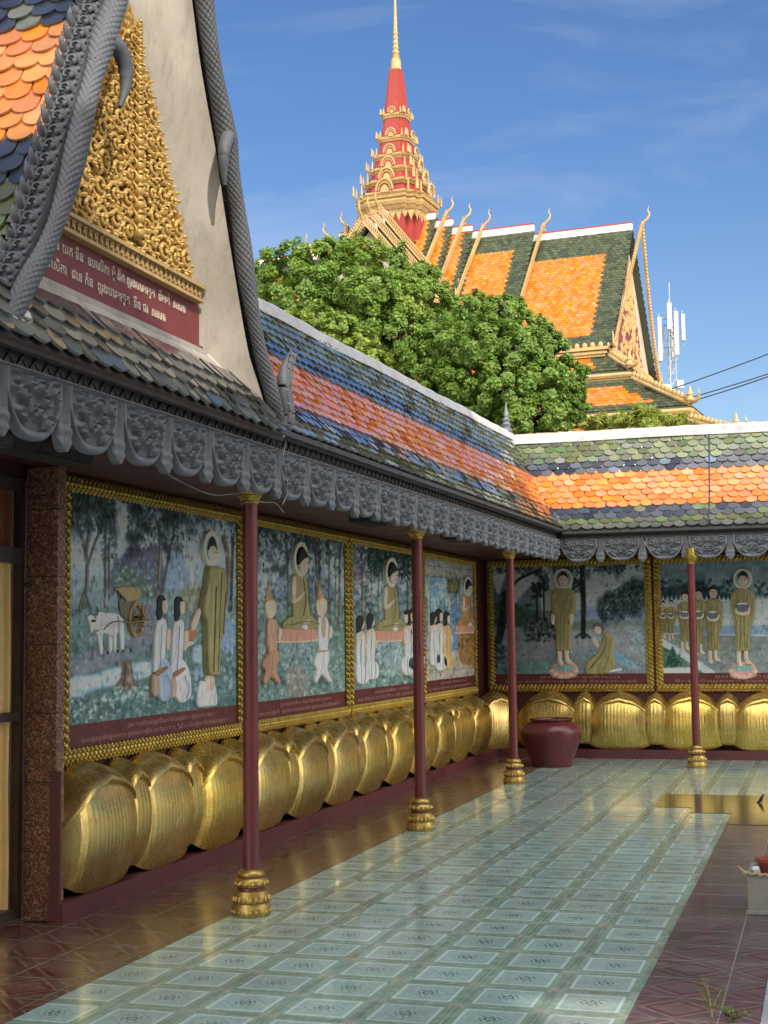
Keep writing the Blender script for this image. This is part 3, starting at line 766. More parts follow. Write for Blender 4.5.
# coordinates below are relative to (XB, YC, 0)
prof = [(half(z), z) for z in np.linspace(3.2, 6.7, 30)]
def gb(k, x, z):
    u = random.random()
    if z < 3.86: return GRN if u < .7 else MOS
    if z < 4.18: return DRK if u < .9 else BLU
    if z < 4.92: return ORA if u < .45 else OLD
    if z < 5.22: return DRK if u < .85 else MOS
    return GRN
b_ = MB(); tile_strip(b_, (0, 0, 0), (1, 0, 0), (0, -1, 0), prof, lambda a: -2.6, lambda a: -.14, gb, w=.150, exp=.098, thick=.015, lift=.024)
b_.build('roof_tiles', TMATS, g)
b_ = MB(); tile_strip(b_, (0, 0, 0), (1, 0, 0), (0, 1, 0), prof, lambda a: -2.6, lambda a: -.14, gb, w=.150, exp=.098, thick=.015)
b_.build('roof_tiles', TMATS, g)
b_ = MB()
for s_ in (-1, 1):
    for (a0, z0), (a1, z1) in zip(prof[:-1], prof[1:]):
        b_.slab([(-2.6, s_*a0, z0), (-.10, s_*a0, z0), (-.10, s_*a1, z1), (-2.6, s_*a1, z1)], (0, -s_*.05, -.04))
b_.box(-2.62, -2.55, -1.4, 1.4, 3.0, 3.7)
b_.build('roof_deck', M['under'], g)
# ---- pediment: carved relief, half width at height z
XP = -.26
PZ0, PZ1 = 3.955, 5.41
pw = lambda z: .88*(PZ1-z)/(PZ1-PZ0)
def scroll_field(X, Z):
    r_ = np.random.default_rng(5); H = np.zeros_like(X)
    pts = []
    for _ in range(6000):
        z = r_.uniform(PZ0+.06, PZ1-.08); w = pw(z)-.07
        if w < .03: continue
        y = r_.uniform(.0, w); rr = r_.uniform(.040, .085)*(1 if z < 4.9 else .75)
        if y+rr*.7 > w+.02: continue
        if all((y-p[0])**2+(z-p[1])**2 > (1.0*(rr+p[2]))**2 for p in pts): pts.append((y, z, rr, r_.choice([-1, 1]), r_.uniform(0, 6.28)))
    for (cy, cz, rr, dr, ph) in pts:
        for sg in (-1, 1):
            dx = X*sg-cy; dz = (Z-cz)*.86; d_ = np.hypot(dx, dz); m_ = d_ < rr*1.15
            th = np.arctan2(dz, dx)*dr+ph
            pos_ = (d_/rr*2.1-th/(2*PI)) % 1.0                      # position across the spiral's band
            band = np.sqrt(np.clip(1-((pos_-.5)/.40)**2, 0, 1))
            h = band*(.55+.45*(1-d_/rr))*(d_ < rr*.92)
            lob = np.sqrt(np.clip(1-((d_-rr*.93)/(rr*.2))**2, 0, 1))*np.clip(.35+.65*np.cos(th*9), 0, 1)*.8
            h = np.maximum(h, lob); h = np.maximum(h, np.sqrt(np.clip(1-(d_/(rr*.20))**2, 0, 1))*1.15)
            H = np.where(m_, np.maximum(H, h), H)
    for k in range(420):
        z = r_.uniform(PZ0+.03, PZ1-.12); w = pw(z)-.07; y = r_.uniform(0, max(.01, w)); L = r_.uniform(.035, .085); a = r_.uniform(-.6, .9)
        if any((y-p[0])**2+(z+L*.4-p[1])**2 < (p[2]*.9)**2 for p in pts): continue
        for sg in (-1, 1):
            dx = X*sg-y; dz = Z-z; u = dz*math.cos(a)+dx*math.sin(a); v = dx*math.cos(a)-dz*math.sin(a)
            t = np.clip(u/L, 0, 1); wd = .0135*np.sin(PI*t)**.7+1e-4
            H = np.maximum(H, np.where((u > 0) & (u < L), np.sqrt(np.clip(1-(v/wd)**2, 0, 1))*.8, 0))
    # border of small leaves along the slanted edges
    e = pw(Z)-np.abs(X); al = Z*1.2
    H = np.where(e < .085, .42+.34*np.abs(np.sin(al*46))*np.clip(np.sin(PI*np.clip(e/.085, 0, 1)), 0, 1), H)
    H = np.where(e < .018, .75, H)
    return H
nz, ny = 380, 420
zz = np.linspace(PZ0, PZ1-.02, nz); tt = np.linspace(-1, 1, ny)
Zg = np.tile(zz[:, None], (1, ny)); Yg = pw(Zg)*tt[None, :]
Hg = scroll_field(Yg, Zg)
Hs = Hg.copy()
for _ in range(2): Hs[1:-1, 1:-1] = (Hs[1:-1, 1:-1]*2+Hs[:-2, 1:-1]+Hs[2:, 1:-1]+Hs[1:-1, :-2]+Hs[1:-1, 2:])/6
P = np.stack([XP+.05*Hs, Yg, Zg], -1)
q = .25*(Hg[:-1, :-1]+Hg[1:, :-1]+Hg[1:, 1:]+Hg[:-1, 1:])
b_ = MB(); b_.grid(P)
b_.M = [0 if h > .30 else 1 for h in q.ravel()]
ped = b_.build('pediment', [M['gold_carve'], M['sign_red']], g, smooth=True)
# scrolling foliage in high relief: rows of paired spirals with leaves, mirrored about the middle
b_ = MB(); r2 = np.random.default_rng(9)
def put(P_, rad, n=7): 
    for sg in (-1, 1): b_.tube([(x, sg*y, z) for x, y, z in P_], rad, n)
z = PZ0+.085; row = 0
while z < PZ1-.16:
    Rr = .078*(1-.38*(z-PZ0)/(PZ1-PZ0)); w = pw(z)-.085; n_ = max(1, int((w+.02)/(Rr*1.95)))
    for k in range(n_):
        cy = (k+.5)*w/n_+.004; cz = z+.018*math.sin(k*2.1+row); dr = -1 if (k+row) % 2 else 1; ph = r2.uniform(-.5, .5)+(PI*1.1 if dr > 0 else -.2)
        th = np.linspace(0, 2*PI*1.8, 34); rr = Rr*(1-th/(2*PI*1.8)*.86)
        P_ = [(XP+.055+.030*(t/(2*PI*1.8)), cy+r_*math.cos(dr*t+ph), cz+r_*math.sin(dr*t+ph)) for t, r_ in zip(th, rr)]
        put(P_, np.interp(np.linspace(0, 1, 34), [0, .12, .5, 1], [.006, .019, .015, .008])*Rr/.078)
        for sg in (-1, 1): b_.ball((XP+.09, sg*cy, cz), (Rr*.20, Rr*.17, Rr*.17), 8, 5)
        for q_ in range(9):                                    # leaf lobes round the scroll
            a_ = ph+dr*(q_*.62+.4); L = Rr*(.42+.12*math.sin(q_*1.7)); ca, sa = math.cos(a_), math.sin(a_)
            p0 = (XP+.045, cy+Rr*.98*ca, cz+Rr*.98*sa); p2 = (XP+.070, cy+(Rr+L)*ca-dr*sa*L*.55, cz+(Rr+L)*sa+dr*ca*L*.55+L*.35)
            pm_ = (XP+.080, .5*(p0[1]+p2[1])+L*.10*ca, .5*(p0[2]+p2[2])+L*.10*sa)
            if abs(p2[1]) < pw(p2[2])-.02: put(spline([p0, pm_, p2], 4), np.array([.006, .011, .013, .013, .012, .010, .007, .004, .001])*Rr/.078, 5)
    z += Rr*2.12; row += 1
zz_ = PZ0+.05
while zz_ < PZ1-.14:                                         # flame leaves up the middle
    s_ = 1-.5*(zz_-PZ0)/(PZ1-PZ0)
    b_.tube(spline([(XP+.07, 0, zz_), (XP+.105, 0, zz_+.05*s_), (XP+.085, 0, zz_+.13*s_)], 5), np.array([.010, .022, .030, .034, .034, .030, .024, .016, .010, .005, .001])*s_, 8)
    for sg in (-1, 1): b_.tube(spline([(XP+.07, sg*.01, zz_), (XP+.10, sg*.035*s_, zz_+.04*s_), (XP+.08, sg*.062*s_, zz_+.10*s_)], 5), np.array([.008, .013, .016, .017, .016, .014, .011, .008, .005, .003, .001])*s_, 6)
    zz_ += .085*s_
b_.build('pediment_foliage', M['gold_carve'], g, smooth=True, auto=60)
b_ = MB().prism([(XP-.02, -.92, PZ0-.02), (XP-.02, .92, PZ0-.02), (XP-.02, 0, PZ1+.04)], (-.04, 0, 0)); b_.build('pediment_backing', M['plaster'], g)
# moulding under the pediment with small key pattern
b_ = MB().box(XP-.02, XP+.085, -.955, .955, 3.930, 3.952).box(XP-.02, XP+.05, -.945, .945, 3.868, 3.930).box(XP-.02, XP+.07, -.95, .95, 3.848, 3.868)
for k in range(31):
    y = -.91+k*.0605
    b_.box(XP+.048, XP+.066, y-.022, y+.022, 3.918, 3.928).box(XP+.048, XP+.066, y-.022, y-.010, 3.886, 3.918).box(XP+.048, XP+.066, y-.004, y+.008, 3.876, 3.910)
b_.build('pediment_moulding', M['gold_ochre'], g)
# red sign board
b_ = MB().box(XP-.03, XP+.012, -1.00, 1.00, 3.575, 3.848).box(XP-.03, XP+.030, -1.02, 1.02, 3.555, 3.585)
sb = b_.build('sign_board', M['sign_red'], g)
dg = bpy.context.evaluated_depsgraph_get
def text_mesh(name, body, size, mat, parent, loc, rot, width=None, extrude=.003, shear=0.0):
    cu = bpy.data.curves.new('lettering', 'FONT'); cu.body = body; cu.size = size; cu.extrude = extrude; cu.align_x = 'CENTER'; cu.resolution_u = 2; cu.offset = size*.008
    to = bpy.data.objects.new('lettering_curve', cu); COL.objects.link(to)
    bpy.context.view_layer.update()
    me = bpy.data.meshes.new_from_object(to.evaluated_get(dg())); bpy.data.objects.remove(to)
    xs = [v.co.x for v in me.vertices]
    if width and xs and max(xs)-min(xs) > 0:
        k = width/(max(xs)-min(xs)); c0 = (max(xs)+min(xs))/2
        for v in me.vertices: v.co.x = (v.co.x-c0)*k
    me.materials.clear(); me.materials.append(mat); me.name = name
    o_ = bpy.data.objects.new(name, me); COL.objects.link(o_); o_.parent = parent; o_.location = loc; o_.rotation_euler = rot
    return o_
RX = (PI/2, 0, PI/2)
text_mesh('inscription', 'ប្រគេន យក ទីន  ឧបាសិកា មុំ ដីក ព្រុងបារមេត្ត  ទីមាត់  សសារ', .075, M['letter'], sb, (XP+.0135, -.06, 3.752), RX, 1.70)
text_mesh('inscription', 'ឧបាសិកា  ដេន កំន  ព្រុងបារមេត្ត  ទីន ជរ  សសារ', .075, M['letter'], sb, (XP+.0135, -.20, 3.640), RX, 1.42)
# plaster soffits joining the pediment to the barge boards
b_ = MB()
zs = np.concatenate([np.linspace(3.12, 3.56, 10), np.linspace(3.60, 6.8, 45)])
for s_ in (-1, 1):
    P = np.zeros((len(zs), 6, 3))
    for i, z in enumerate(zs):
        f0 = np.clip((3.56-z)/.44, 0, 1)
        inn = max(.0, .88*(PZ1-z)/(PZ1-PZ0)+.004) if z > 3.85 else (.944+(3.85-z)*.30 if z > 3.56 else 1.03+f0*.58)
        xi = XP-.03+f0*.33
        out = max(half(z)-.045, inn+.002)
        for k in range(6):
            f = k/5; P[i, k] = (xi+(-.030-XP+.03-f0*.30)*f, s_*(inn+(out-inn)*f), z)
    b_.grid(P, flip=(s_ < 0))
b_.build('soffit', M['plaster'], g, smooth=True)
for s_ in (-1, 1):
    b_ = MB().slab([(XP+.02, s_*1.03, 3.555), (XP+.02, s_*1.10, 3.575), (.08, s_*1.70, 3.150), (.08, s_*1.60, 3.110)], (0, 0, -.05))
    b_.build('flashing', M['plaster_white'], g)
# ---- skirt roof under the sign
sk = [(.10, 3.075), (.03, 3.20), (-.06, 3.34), (-.13, 3.43)]
b_ = MB()
tile_strip(b_, (0, 0, 0), (0, 1, 0), (1, 0, 0), sk, lambda a: -3.6, lambda a: 1.16+(a+.2)*1.3, lambda k, x, z: MOS if (k < 3 or random.random() < .35) else DRK, w=.150, exp=.095, thick=.016, lift=.024)
b_.build('skirt_tiles', TMATS, g)
b_ = MB()
b_.slab([(-.10, -3.6, 3.402), (-.10, 1.22, 3.402), (-.225, 1.03, 3.552), (-.225, -3.6, 3.552)], (-.02, 0, -.03))
b_.box(-.25, -.205, -3.6, 1.03, 3.530, 3.560)
b_.build('skirt_mortar', M['mortar'], g)
b_ = MB()
for (a0, z0), (a1, z1) in zip(sk[:-1], sk[1:]): b_.slab([(a0, -3.6, z0), (a0, 1.16+(a0+.2)*1.3, z0), (a1, 1.16+(a1+.2)*1.3, z1), (a1, -3.6, z1)], (-.04, 0, -.04))
b_.box(.07, .085, -3.6, 1.6, 3.04, 3.075)
b_.build('skirt_deck', M['under'], g)
MB().box(-1.4, -.29, -1.0, 1.0, 3.4, 3.86).box(-1.4, -.20, -3.6, 1.0, 2.95, 3.41).build('gable_wall', M['maroon_wall'], g)

# ---- naga barge boards
def naga(s_):
    pr = empty('naga_barge_board', (0, 0, 0), 0); pr.parent = g
    def c(z, o=0.0): return np.array([.0, s_*(half(z)+o), z])
    def body(z0, z1, n, wob, r0, r1, ph):
        zs_ = np.linspace(z0, z1, n); pts = []; rad = []
        for i, z in enumerate(zs_):
            f = i/(n-1)
            pts.append((.035, s_*(half(z)+wob*math.sin(f*PI*3.0+ph)), z)); rad.append((r0+(r1-r0)*f)*(1+.16*math.sin(f*PI*4+ph))*(min(1, .62+f*5) if z0 > 4 else 1))
        pts = np.array(pts); T = np.gradient(pts, axis=0); T /= np.linalg.norm(T, axis=1)[:, None]
        ln = np.concatenate([[0], np.cumsum(np.linalg.norm(np.diff(pts, axis=0), axis=1))])
        m_ = 96; V = np.zeros((n, m_, 3))
        for i in range(n):
            a = np.array([1.0, 0, 0]); bb = np.cross(T[i], a); bb /= np.linalg.norm(bb)
            for k in range(m_):
                th = 2*PI*k/m_
                u_ = ln[i]/.044; v_ = th/(2*PI)*10
                h = 0
                for off in (0, .5):
                    fu = (u_+off) % 1.0-.5; fv = (v_+off) % 1.0-.5
                    h = max(h, .012*max(0, 1-(1.9*math.hypot(fu, fv))**2.5))
                rr = rad[i]+h
                V[i, k] = pts[i]+rr*(math.cos(th)*a*1.0+math.sin(th)*bb)
        V = np.concatenate([V, V[:, :1]], 1)
        return V
    b1 = MB(); b1.grid(body(3.17, 4.80, 560, .014, .034, .048, .5))
    b1.grid(body(4.66, 6.85, 640, .010, .052, .042, 1.2))
    # hooked tail of the upper serpent
    z = 4.74
    hk = spline([(.04, s_*half(4.86), 4.86), (.06, s_*(half(4.80)-.05), 4.82), (.08, s_*(half(4.74)-.13), 4.79), (.085, s_*(half(4.70)-.20), 4.71), (.08, s_*(half(4.66)-.215), 4.61), (.07, s_*(half(4.6)-.20), 4.50)], 8)
    b1.tube(hk, np.interp(np.linspace(0, 1, len(hk)), [0, .35, .7, 1], [.054, .046, .036, .012]), 14)
    b1.build('serpent_body', M['grey_gable'], pr, smooth=True, auto=60)
    # carved strip lying on the tiles: curls and flame crests
    b2 = MB()
    zs_ = np.linspace(3.30, 6.7, 60)
    P = np.array([[c(z, -.01)+np.array([x, 0, 0])+np.array([0, s_*h, 0]) for (x, h) in ((-.16, .0), (-.16, .060), (-.02, .065), (-.01, 0))] for z in zs_])
    b2.grid(P, flip=s_ > 0)
    k = 0; z = 3.34
    while z < 6.6:
        sl = np.array([0, s_*(half(z+.02)-half(z-.02)), .04]); sl /= np.linalg.norm(sl); nr = np.array([0, sl[2]*s_, -sl[1]*s_]); nr = nr/np.linalg.norm(nr)
        if nr[1]*s_ < 0: nr = -nr
        p0 = c(z, .052)
        for (dx, du, rr) in ((-.118, 0, .019), (-.055, .02, .021), (-.088, .05, .017), (-.03, .055, .015), (-.12, .07, .014)):
            b2.ball(p0+np.array([dx, 0, 0])+sl*du+nr*.012, (rr, rr*.8, rr), 8, 5)
        th = np.linspace(0, 5.0, 16); b2.tube([p0+np.array([-.08+.032*math.cos(t)*(1-t/9), 0, 0])+sl*(.025+.032*math.sin(t)*(1-t/9))+nr*(.022) for t in th], .009, 6)
        cr = p0+np.array([-.13, 0, 0])+nr*.02
        b2.tube([cr, cr+nr*.028+sl*.012, cr+nr*.052+sl*.035, cr+nr*.060+sl*.075], [.022, .020, .014, .003], 6)
        cr = p0+np.array([-.02, 0, 0])+nr*.02
        b2.tube([cr, cr+nr*.02+sl*.012, cr+nr*.03+sl*.032], [.014, .012, .003], 6)
        z += .092*sl[2]
    b2.build('crest', M['grey_gable'], pr, smooth=True, auto=60)
    # foot
    b3 = MB()
    if s_ > 0:
        ft = spline([(.04, 1.60, 3.16), (.06, 1.70, 3.13), (.06, 1.74, 3.24), (.06, 1.69, 3.38), (.06, 1.70, 3.50), (.06, 1.76, 3.60), (.06, 1.83, 3.70)], 8)
        b3.tube(ft, np.interp(np.linspace(0, 1, len(ft)), [0, .3, .6, .8, 1], [.05, .045, .062, .045, .005]), 14, sx=.8)
        for k in range(26):
            f = .25+.7*k/26; q_ = ft[int(f*(len(ft)-1))]
            for dy in (-.03, .0, .03): b3.ball(q_+np.array([.03, dy, (dy % .02)]), (.018, .016, .016), 6, 4)
        b3.build('tail_finial', M['grey_gable'], pr, smooth=True, auto=60)
    else:
        b3.tube([(.0, -1.52, 3.20), (.02, -1.60, 3.16), (.03, -1.66, 3.17), (.03, -1.70, 3.21)], [.07, .065, .05, .03], 12)
        b3.build('plaster_tip', M['plaster_white'], pr, smooth=True)
    return pr
naga(-1); naga(1)

# ---- fixtures and wires under the eaves
def fixture(loc, L, rz, label):
    r = empty('ceiling_fixture', loc, rz, label, 'ceiling fixture')
    b_ = MB().box(-L/2, L/2, -.10, .10, -.05, 0)
    b_.build('housing', M['fixture'], r)
    g_ = MB()
    for k in range(int(L/.035)): g_.box(-L/2+.02+k*.035, -L/2+.032+k*.035, -.09, .09, -.062, -.051)
    g_.build('grille', M['fixture'], r)
fixture((-1.33, .30, 2.80), .85, PI/2, 'dark slatted ceiling fixture by the curtained door, nearest the viewer')
fixture((-1.33, 6.2, 2.858), .6, PI/2, 'dark ceiling fixture between the two nearest columns')
fixture((-1.15, 8.8, 2.858), .6, PI/2, 'dark ceiling fixture just beyond the second column')
def wire(name, pts, r, m, label, cat='wire'):
    o_ = MB().tube(spline(pts, 10), r, 6).build(name, m, smooth=True); return tag(o_, label, cat)
wire('hanging_cord', [(XF+.05, 2.33, 3.17), (XF+.055, 2.36, 3.05), (XF+.06, 2.30, 2.95), (XF+.058, 2.36, 2.84), (XF+.05, 2.40, 2.72), (XF+.03, 2.36, 2.63)], .004, M['wire'], 'pale cord dangling over the eave lappets at the foot of the gable')
wire('loose_wire', [(-1.0, .9, 2.80), (-.95, 1.2, 2.70), (-.9, 1.6, 2.64), (-.87, 1.85, 2.66), (-.82, 1.99, 2.68), (-.80, 2.2, 2.64), (-.82, 2.5, 2.66), (-.80, 2.62, 2.60)], .0035, M['wire'], 'thin loose wire sagging past the capital of the nearest column')
wire('eave_cable', [(XF+.012, -2.8, 3.0+ZT(-2.8)), (XF+.013, 2.3, 2.995+ZT(2.3)), (XF+.012, 8, 3.0+ZT(8)), (XF+.012, 12.7, 3.0+ZT(12.7))], .004, M['wire'], 'thin cable stapled along the left eave board', 'cable')
rp = [(0.95+.01*math.sin(k), VY-a-.03, zE+.035+z+.03) for k, (a, z) in enumerate(PROF)]
wire('roof_cable', [(q[0]+.35, q[1], q[2]) for q in rp], .010, M['wire_black'], 'dark cable running down the orange and green tiles of the back roof', 'cable')
# ------------------------------------------------------------------ murals
class Panel:
    Z0, Z1, ZC, FW = .935, 2.832, 1.185, .088
    def __init__(s, wall, a0, a1, crop, label, cap, visible=None):
        s.wall, s.a0, s.W = wall, a0, a1-a0; s.crop = crop
        if wall == 'L': s.root = empty('mural', (XW+.002, a0, 0), PI/2, label, 'mural', 'framed gallery murals')
        else: s.root = empty('mural', (a0, YB-.002, 0), 0, label, 'mural', 'framed gallery murals')
        s.frame(); s.canvas(); s.caption(cap)
    def loc(s, q):
        """crop pixels -> (p, z) on the wall"""
        x0, y0, k = s.crop; out = []
        for x, y in q:
            P = at(x0+x/k, y0+y/k, 0 if s.wall == 'L' else 1, XW if s.wall == 'L' else YB)
            out.append(((P[1] if s.wall == 'L' else P[0])-s.a0, P[2]))
        return np.array(out)
    def frame(s):
        W, z0, z1, f = s.W, s.Z0, s.Z1, s.FW
        b = MB()
        b.box(0, W, -.030, 0, z0, z0+f).box(0, W, -.030, 0, z1-f, z1).box(0, f, -.029, 0, z0+f, z1-f).box(W-f, W, -.029, 0, z0+f, z1-f)
        def bar(p0, p1):
            p0 = np.array(p0); p1 = np.array(p1); L = np.linalg.norm(p1-p0); d = (p1-p0)/L; nrm = np.array([-d[1], d[0]])
            n = int(L/.058)
            for k in range(n):
                c = p0+d*(k+.5)*L/n
                for sd, rr in ((.0, .030), (.026, .019), (-.026, .019)):
                    cc = c+nrm*sd+d*sd*.7
                    b.ball((cc[0], -.030, cc[1]), (rr*.95, .022 if sd == 0 else .015, rr*.95), 8, 5)
                for sd in (.040, -.040):
                    cc = c+nrm*sd+d*.02*np.sign(sd); b.ball((cc[0], -.024, cc[1]), (.019, .012, .019), 6, 4)
        h = f/2
        bar((0, z0+h), (W, z0+h)); bar((0, z1-h), (W, z1-h)); bar((h, z0+f), (h, z1-f)); bar((W-h, z0+f), (W-h, z1-f))
        b.build('frame', M['gold_frame'], s.root, smooth=True, auto=50)
    def canvas(s):
        W = s.W; f = s.FW; st = .0105
        nx = int((W-2*f)/st); nz = int((s.Z1-f-s.ZC)/st)
        p = np.linspace(f, W-f, nx); z = np.linspace(s.ZC, s.Z1-f, nz)
        s.pp, s.zz = np.meshgrid(p, z)
        if s.wall == 'L': w3 = np.stack([np.full_like(s.pp, XW), s.a0+s.pp, s.zz], -1)
        else: w3 = np.stack([s.a0+s.pp, np.full_like(s.pp, YB), s.zz], -1)
        uv = pix(w3.reshape(-1, 3)); x0, y0, k = s.crop
        s.X = (uv[:, 0]-x0)*k; s.Y = (uv[:, 1]-y0)*k
        s.C = np.zeros((len(s.X), 3))+100.0
    def caption(s, text):
        f = s.FW
        cb = MB().box(f, s.W-f, -.008, 0, s.Z0+f, s.ZC).build('caption_band', M['band_red'], s.root)
        if text:
            for i, t in enumerate(text): text_mesh('inscription', t, .042, M['letter_faint'], cb, (s.W*(.56 if i == 0 else .5), -.009, s.ZC-.062-.062*i), (PI/2, 0, 0), (s.W-2*f)*(.52 if i == 0 else .86), .0008)
    # --- painting
    def blend(s, idx, a, col):
        a = np.asarray(a)[:, None]; s.C[idx] = s.C[idx]*(1-a)+np.array(col, float)*a
    def grad(s, y0, y1, c0, c1):
        f = np.clip((s.Y-y0)/(y1-y0), 0, 1)[:, None]; w = ((s.Y >= y0) & (s.Y <= y1))
        s.C[w] = (np.array(c0)*(1-f)+np.array(c1)*f)[w]
    def _d(s, pts, idx, closed=True):
        P = np.asarray(pts, float); X, Y = s.X[idx], s.Y[idx]; D = np.full(len(X), 1e9)
        n = len(P); ins = np.zeros(len(X), bool)
        for i in range(n if closed else n-1):
            a, b = P[i], P[(i+1) % n]; ab = b-a
            t = np.clip(((X-a[0])*ab[0]+(Y-a[1])*ab[1])/(ab@ab+1e-9), 0, 1)
            D = np.minimum(D, np.hypot(X-a[0]-t*ab[0], Y-a[1]-t*ab[1]))
            if closed and a[1] != b[1]:
                c = ((a[1] > Y) != (b[1] > Y)) & (X < (b[0]-a[0])*(Y-a[1])/(b[1]-a[1])+a[0]); ins ^= c
        return D, ins
    def bb(s, pts, pad):
        P = np.asarray(pts, float); lo = P.min(0)-pad; hi = P.max(0)+pad
        return np.nonzero((s.X > lo[0]) & (s.X < hi[0]) & (s.Y > lo[1]) & (s.Y < hi[1]))[0]
    def poly(s, pts, col, soft=4.0, alpha=1.0, smooth=True):
        if smooth: pts = spline(pts, 4, True)
        idx = s.bb(pts, soft)
        if not len(idx): return
        D, ins = s._d(pts, idx); a = np.clip(.5+np.where(ins, D, -D)/(soft+1e-6)*.5, 0, 1)*alpha
        s.blend(idx, a, col)
    def line(s, pts, w, col, alpha=1.0, taper=None):
        pts = spline(pts, 5) if len(pts) > 2 else np.asarray(pts, float)
        idx = s.bb(pts, w+2)
        if not len(idx): return
        D, _ = s._d(pts, idx, False); s.blend(idx, np.clip((w/2+1.2-D)/2.4, 0, 1)*alpha, col)
    def dabs(s, box, n, r, cols, seed=1, alpha=.8, asp=1.0, dens=None):
        q = np.random.default_rng(seed)
        for _ in range(n):
            x = q.uniform(box[0], box[1]); y = q.uniform(box[2], box[3])
            if dens is not None and q.random() > dens(x, y): continue
            rr = q.uniform(*r); c = cols[q.integers(len(cols))]
            idx = np.nonzero((np.abs(s.X-x) < rr*1.2) & (np.abs(s.Y-y) < rr*1.2*asp))[0]
            if len(idx):
                d = np.hypot(s.X[idx]-x, (s.Y[idx]-y)/asp)/rr
                s.blend(idx, np.clip((1-d)*2.2, 0, 1)*alpha*q.uniform(.5, 1), c)
    def foliage(s, box, n, seed, dens=lambda x, y: 1.0, r=(1.8, 4.2), asp=2.2, cols=None, under=.6):
        q = np.random.default_rng(seed+500); A = (box[1]-box[0])*(box[3]-box[2])
        for _ in range(int(n*.12)):
            x = q.uniform(box[0], box[1]); y = q.uniform(box[2], box[3])
            if q.random() < dens(x, y):
                rr = q.uniform(12, 26); idx = np.nonzero((np.abs(s.X-x) < rr) & (np.abs(s.Y-y) < rr*1.5))[0]
                if len(idx): s.blend(idx, np.clip(1-np.hypot(s.X[idx]-x, (s.Y[idx]-y)/1.5)/rr, 0, 1)*under, (24, 40, 40))
        cols = cols or [(22, 40, 40), (38, 62, 58), (56, 84, 74), (84, 110, 96), (30, 52, 46)]
        for k in range(8):
            cx, cy = q.uniform(box[0], box[1]), q.uniform(box[2], box[3])
        s.dabs(box, n*2, r, cols, seed, .8, asp, dens)
    def mottle(s, amt=10, sc=.03, seed=0):
        q = np.random.default_rng(seed); n = np.zeros(len(s.X))
        for k in range(1, 6):
            a = q.uniform(0, 6.28, 4); f = sc*1.8**k
            n += (np.sin(s.X*f*math.cos(a[0])+s.Y*f*math.sin(a[0])+a[1]+2*np.sin(s.Y*f*.7+a[2]))*np.cos(s.Y*f*math.cos(a[3])-s.X*f*.6+a[2]))/k**.6
        s.C += (n*amt*.5)[:, None]
    def brush(s):
        """brush strokes: pale touches and dark accents all over the ground"""
        x0, x1, y0, y1 = s.X.min(), s.X.max(), s.Y.min(), s.Y.max(); q = np.random.default_rng(int(abs(x0*7+y1))); k = (y1-y0)/800
        n = 2200
        for i in range(n):
            x = q.uniform(x0, x1); y = q.uniform(y0, y1); f = (y-y0)/(y1-y0); L = q.uniform(2, 7)*k; asp = q.choice([.35, .5, 2.2, 2.8])
            idx = np.nonzero((np.abs(s.X-x) < L*1.2) & (np.abs(s.Y-y) < L*1.2*max(asp, .4)))[0]
            if not len(idx): continue
            d_ = np.hypot(s.X[idx]-x, (s.Y[idx]-y)/asp)/L; base = s.C[idx].mean(0); u = q.random()
            col = base*.62 if u < .45 else (base*.55+np.array([196, 208, 208])*.45 if u < .85 else base*.8+np.array([10, 22, 44]))
            s.blend(idx, np.clip((1-d_)*2, 0, 1)*q.uniform(.25, .6), col)
        m_ = s.C.mean(0); s.C = np.clip((s.C-m_)*1.45+m_*.97, 8, 240); g = s.C.mean(1, keepdims=True); s.C = np.clip(g+(s.C-g)*.72+np.array([-3, 1, 7]), 4, 245)
    def finish(s):
        s.mottle(); s.brush()
        n = s.pp.shape; P = np.stack([s.pp, np.full_like(s.pp, -.006), s.zz], -1)
        MB().grid(P, flip=False).build('painting', M['painting'], s.root, colors=lin(s.C))
    # --- low relief
    def fig(s, name, layers):
        b = MB(); mats = []; mi = {}
        for i, (sh, col) in enumerate(layers):
            if sh[0] == 'e':
                _, cx, cy, rx, ry = sh; pts = [(cx+rx*math.cos(a), cy+ry*math.sin(a)) for a in np.linspace(0, 2*PI, 22)[:-1]]
            elif sh[0] == 'ring':
                _, cx, cy, rx, ry, wdt = sh; pts = None
            elif sh[0] == 'l':
                pts = None
            else: pts = spline(sh, 4, True)
            k = tuple(col)
            if k not in mi: mi[k] = len(mats); mats.append(pig(col))
            m_ = mi[k]; dep = .012+.0042*i
            if sh[0] == 'ring':
                dep += .008
                a = np.linspace(0, 2*PI, 41); o_ = s.loc([(cx+rx*math.cos(t), cy+ry*math.sin(t)) for t in a]); wf = 1-wdt
                i_ = s.loc([(cx+rx*wf*math.cos(t), cy+ry*wf*math.sin(t)) for t in a]); n = len(a)
                V = [(p, -.004, z) for p, z in o_]+[(p, -dep, z) for p, z in o_]+[(p, -dep, z) for p, z in i_]+[(p, -.004, z) for p, z in i_]
                b.add(V, [(j*n+t, j*n+t+1, (j+1)*n+t+1, (j+1)*n+t) for j in range(3) for t in range(n-1)], m_)
                continue
            if sh[0] == 'l':
                q = s.loc(spline(sh[1], 4)); b.tube([(p, -dep-.004, z) for p, z in q], sh[2]*.85, 5, m_, up=(0, 1, 0)); continue
            q = s.loc(pts)
            area = .5*np.sum(q[:, 0]*np.roll(q[:, 1], -1)-np.roll(q[:, 0], -1)*q[:, 1])
            if area < 0: q = q[::-1]
            t = np.roll(q, -1, 0)-np.roll(q, 1, 0); t /= np.linalg.norm(t, axis=1)[:, None]+1e-9
            nin = np.stack([-t[:, 1], t[:, 0]], -1); sz = math.sqrt(abs(area)); n = len(q); ins = np.full(n, min(.045, sz*.10))
            qb = np.roll(q, -1, 0); ar_ = np.arange(n)
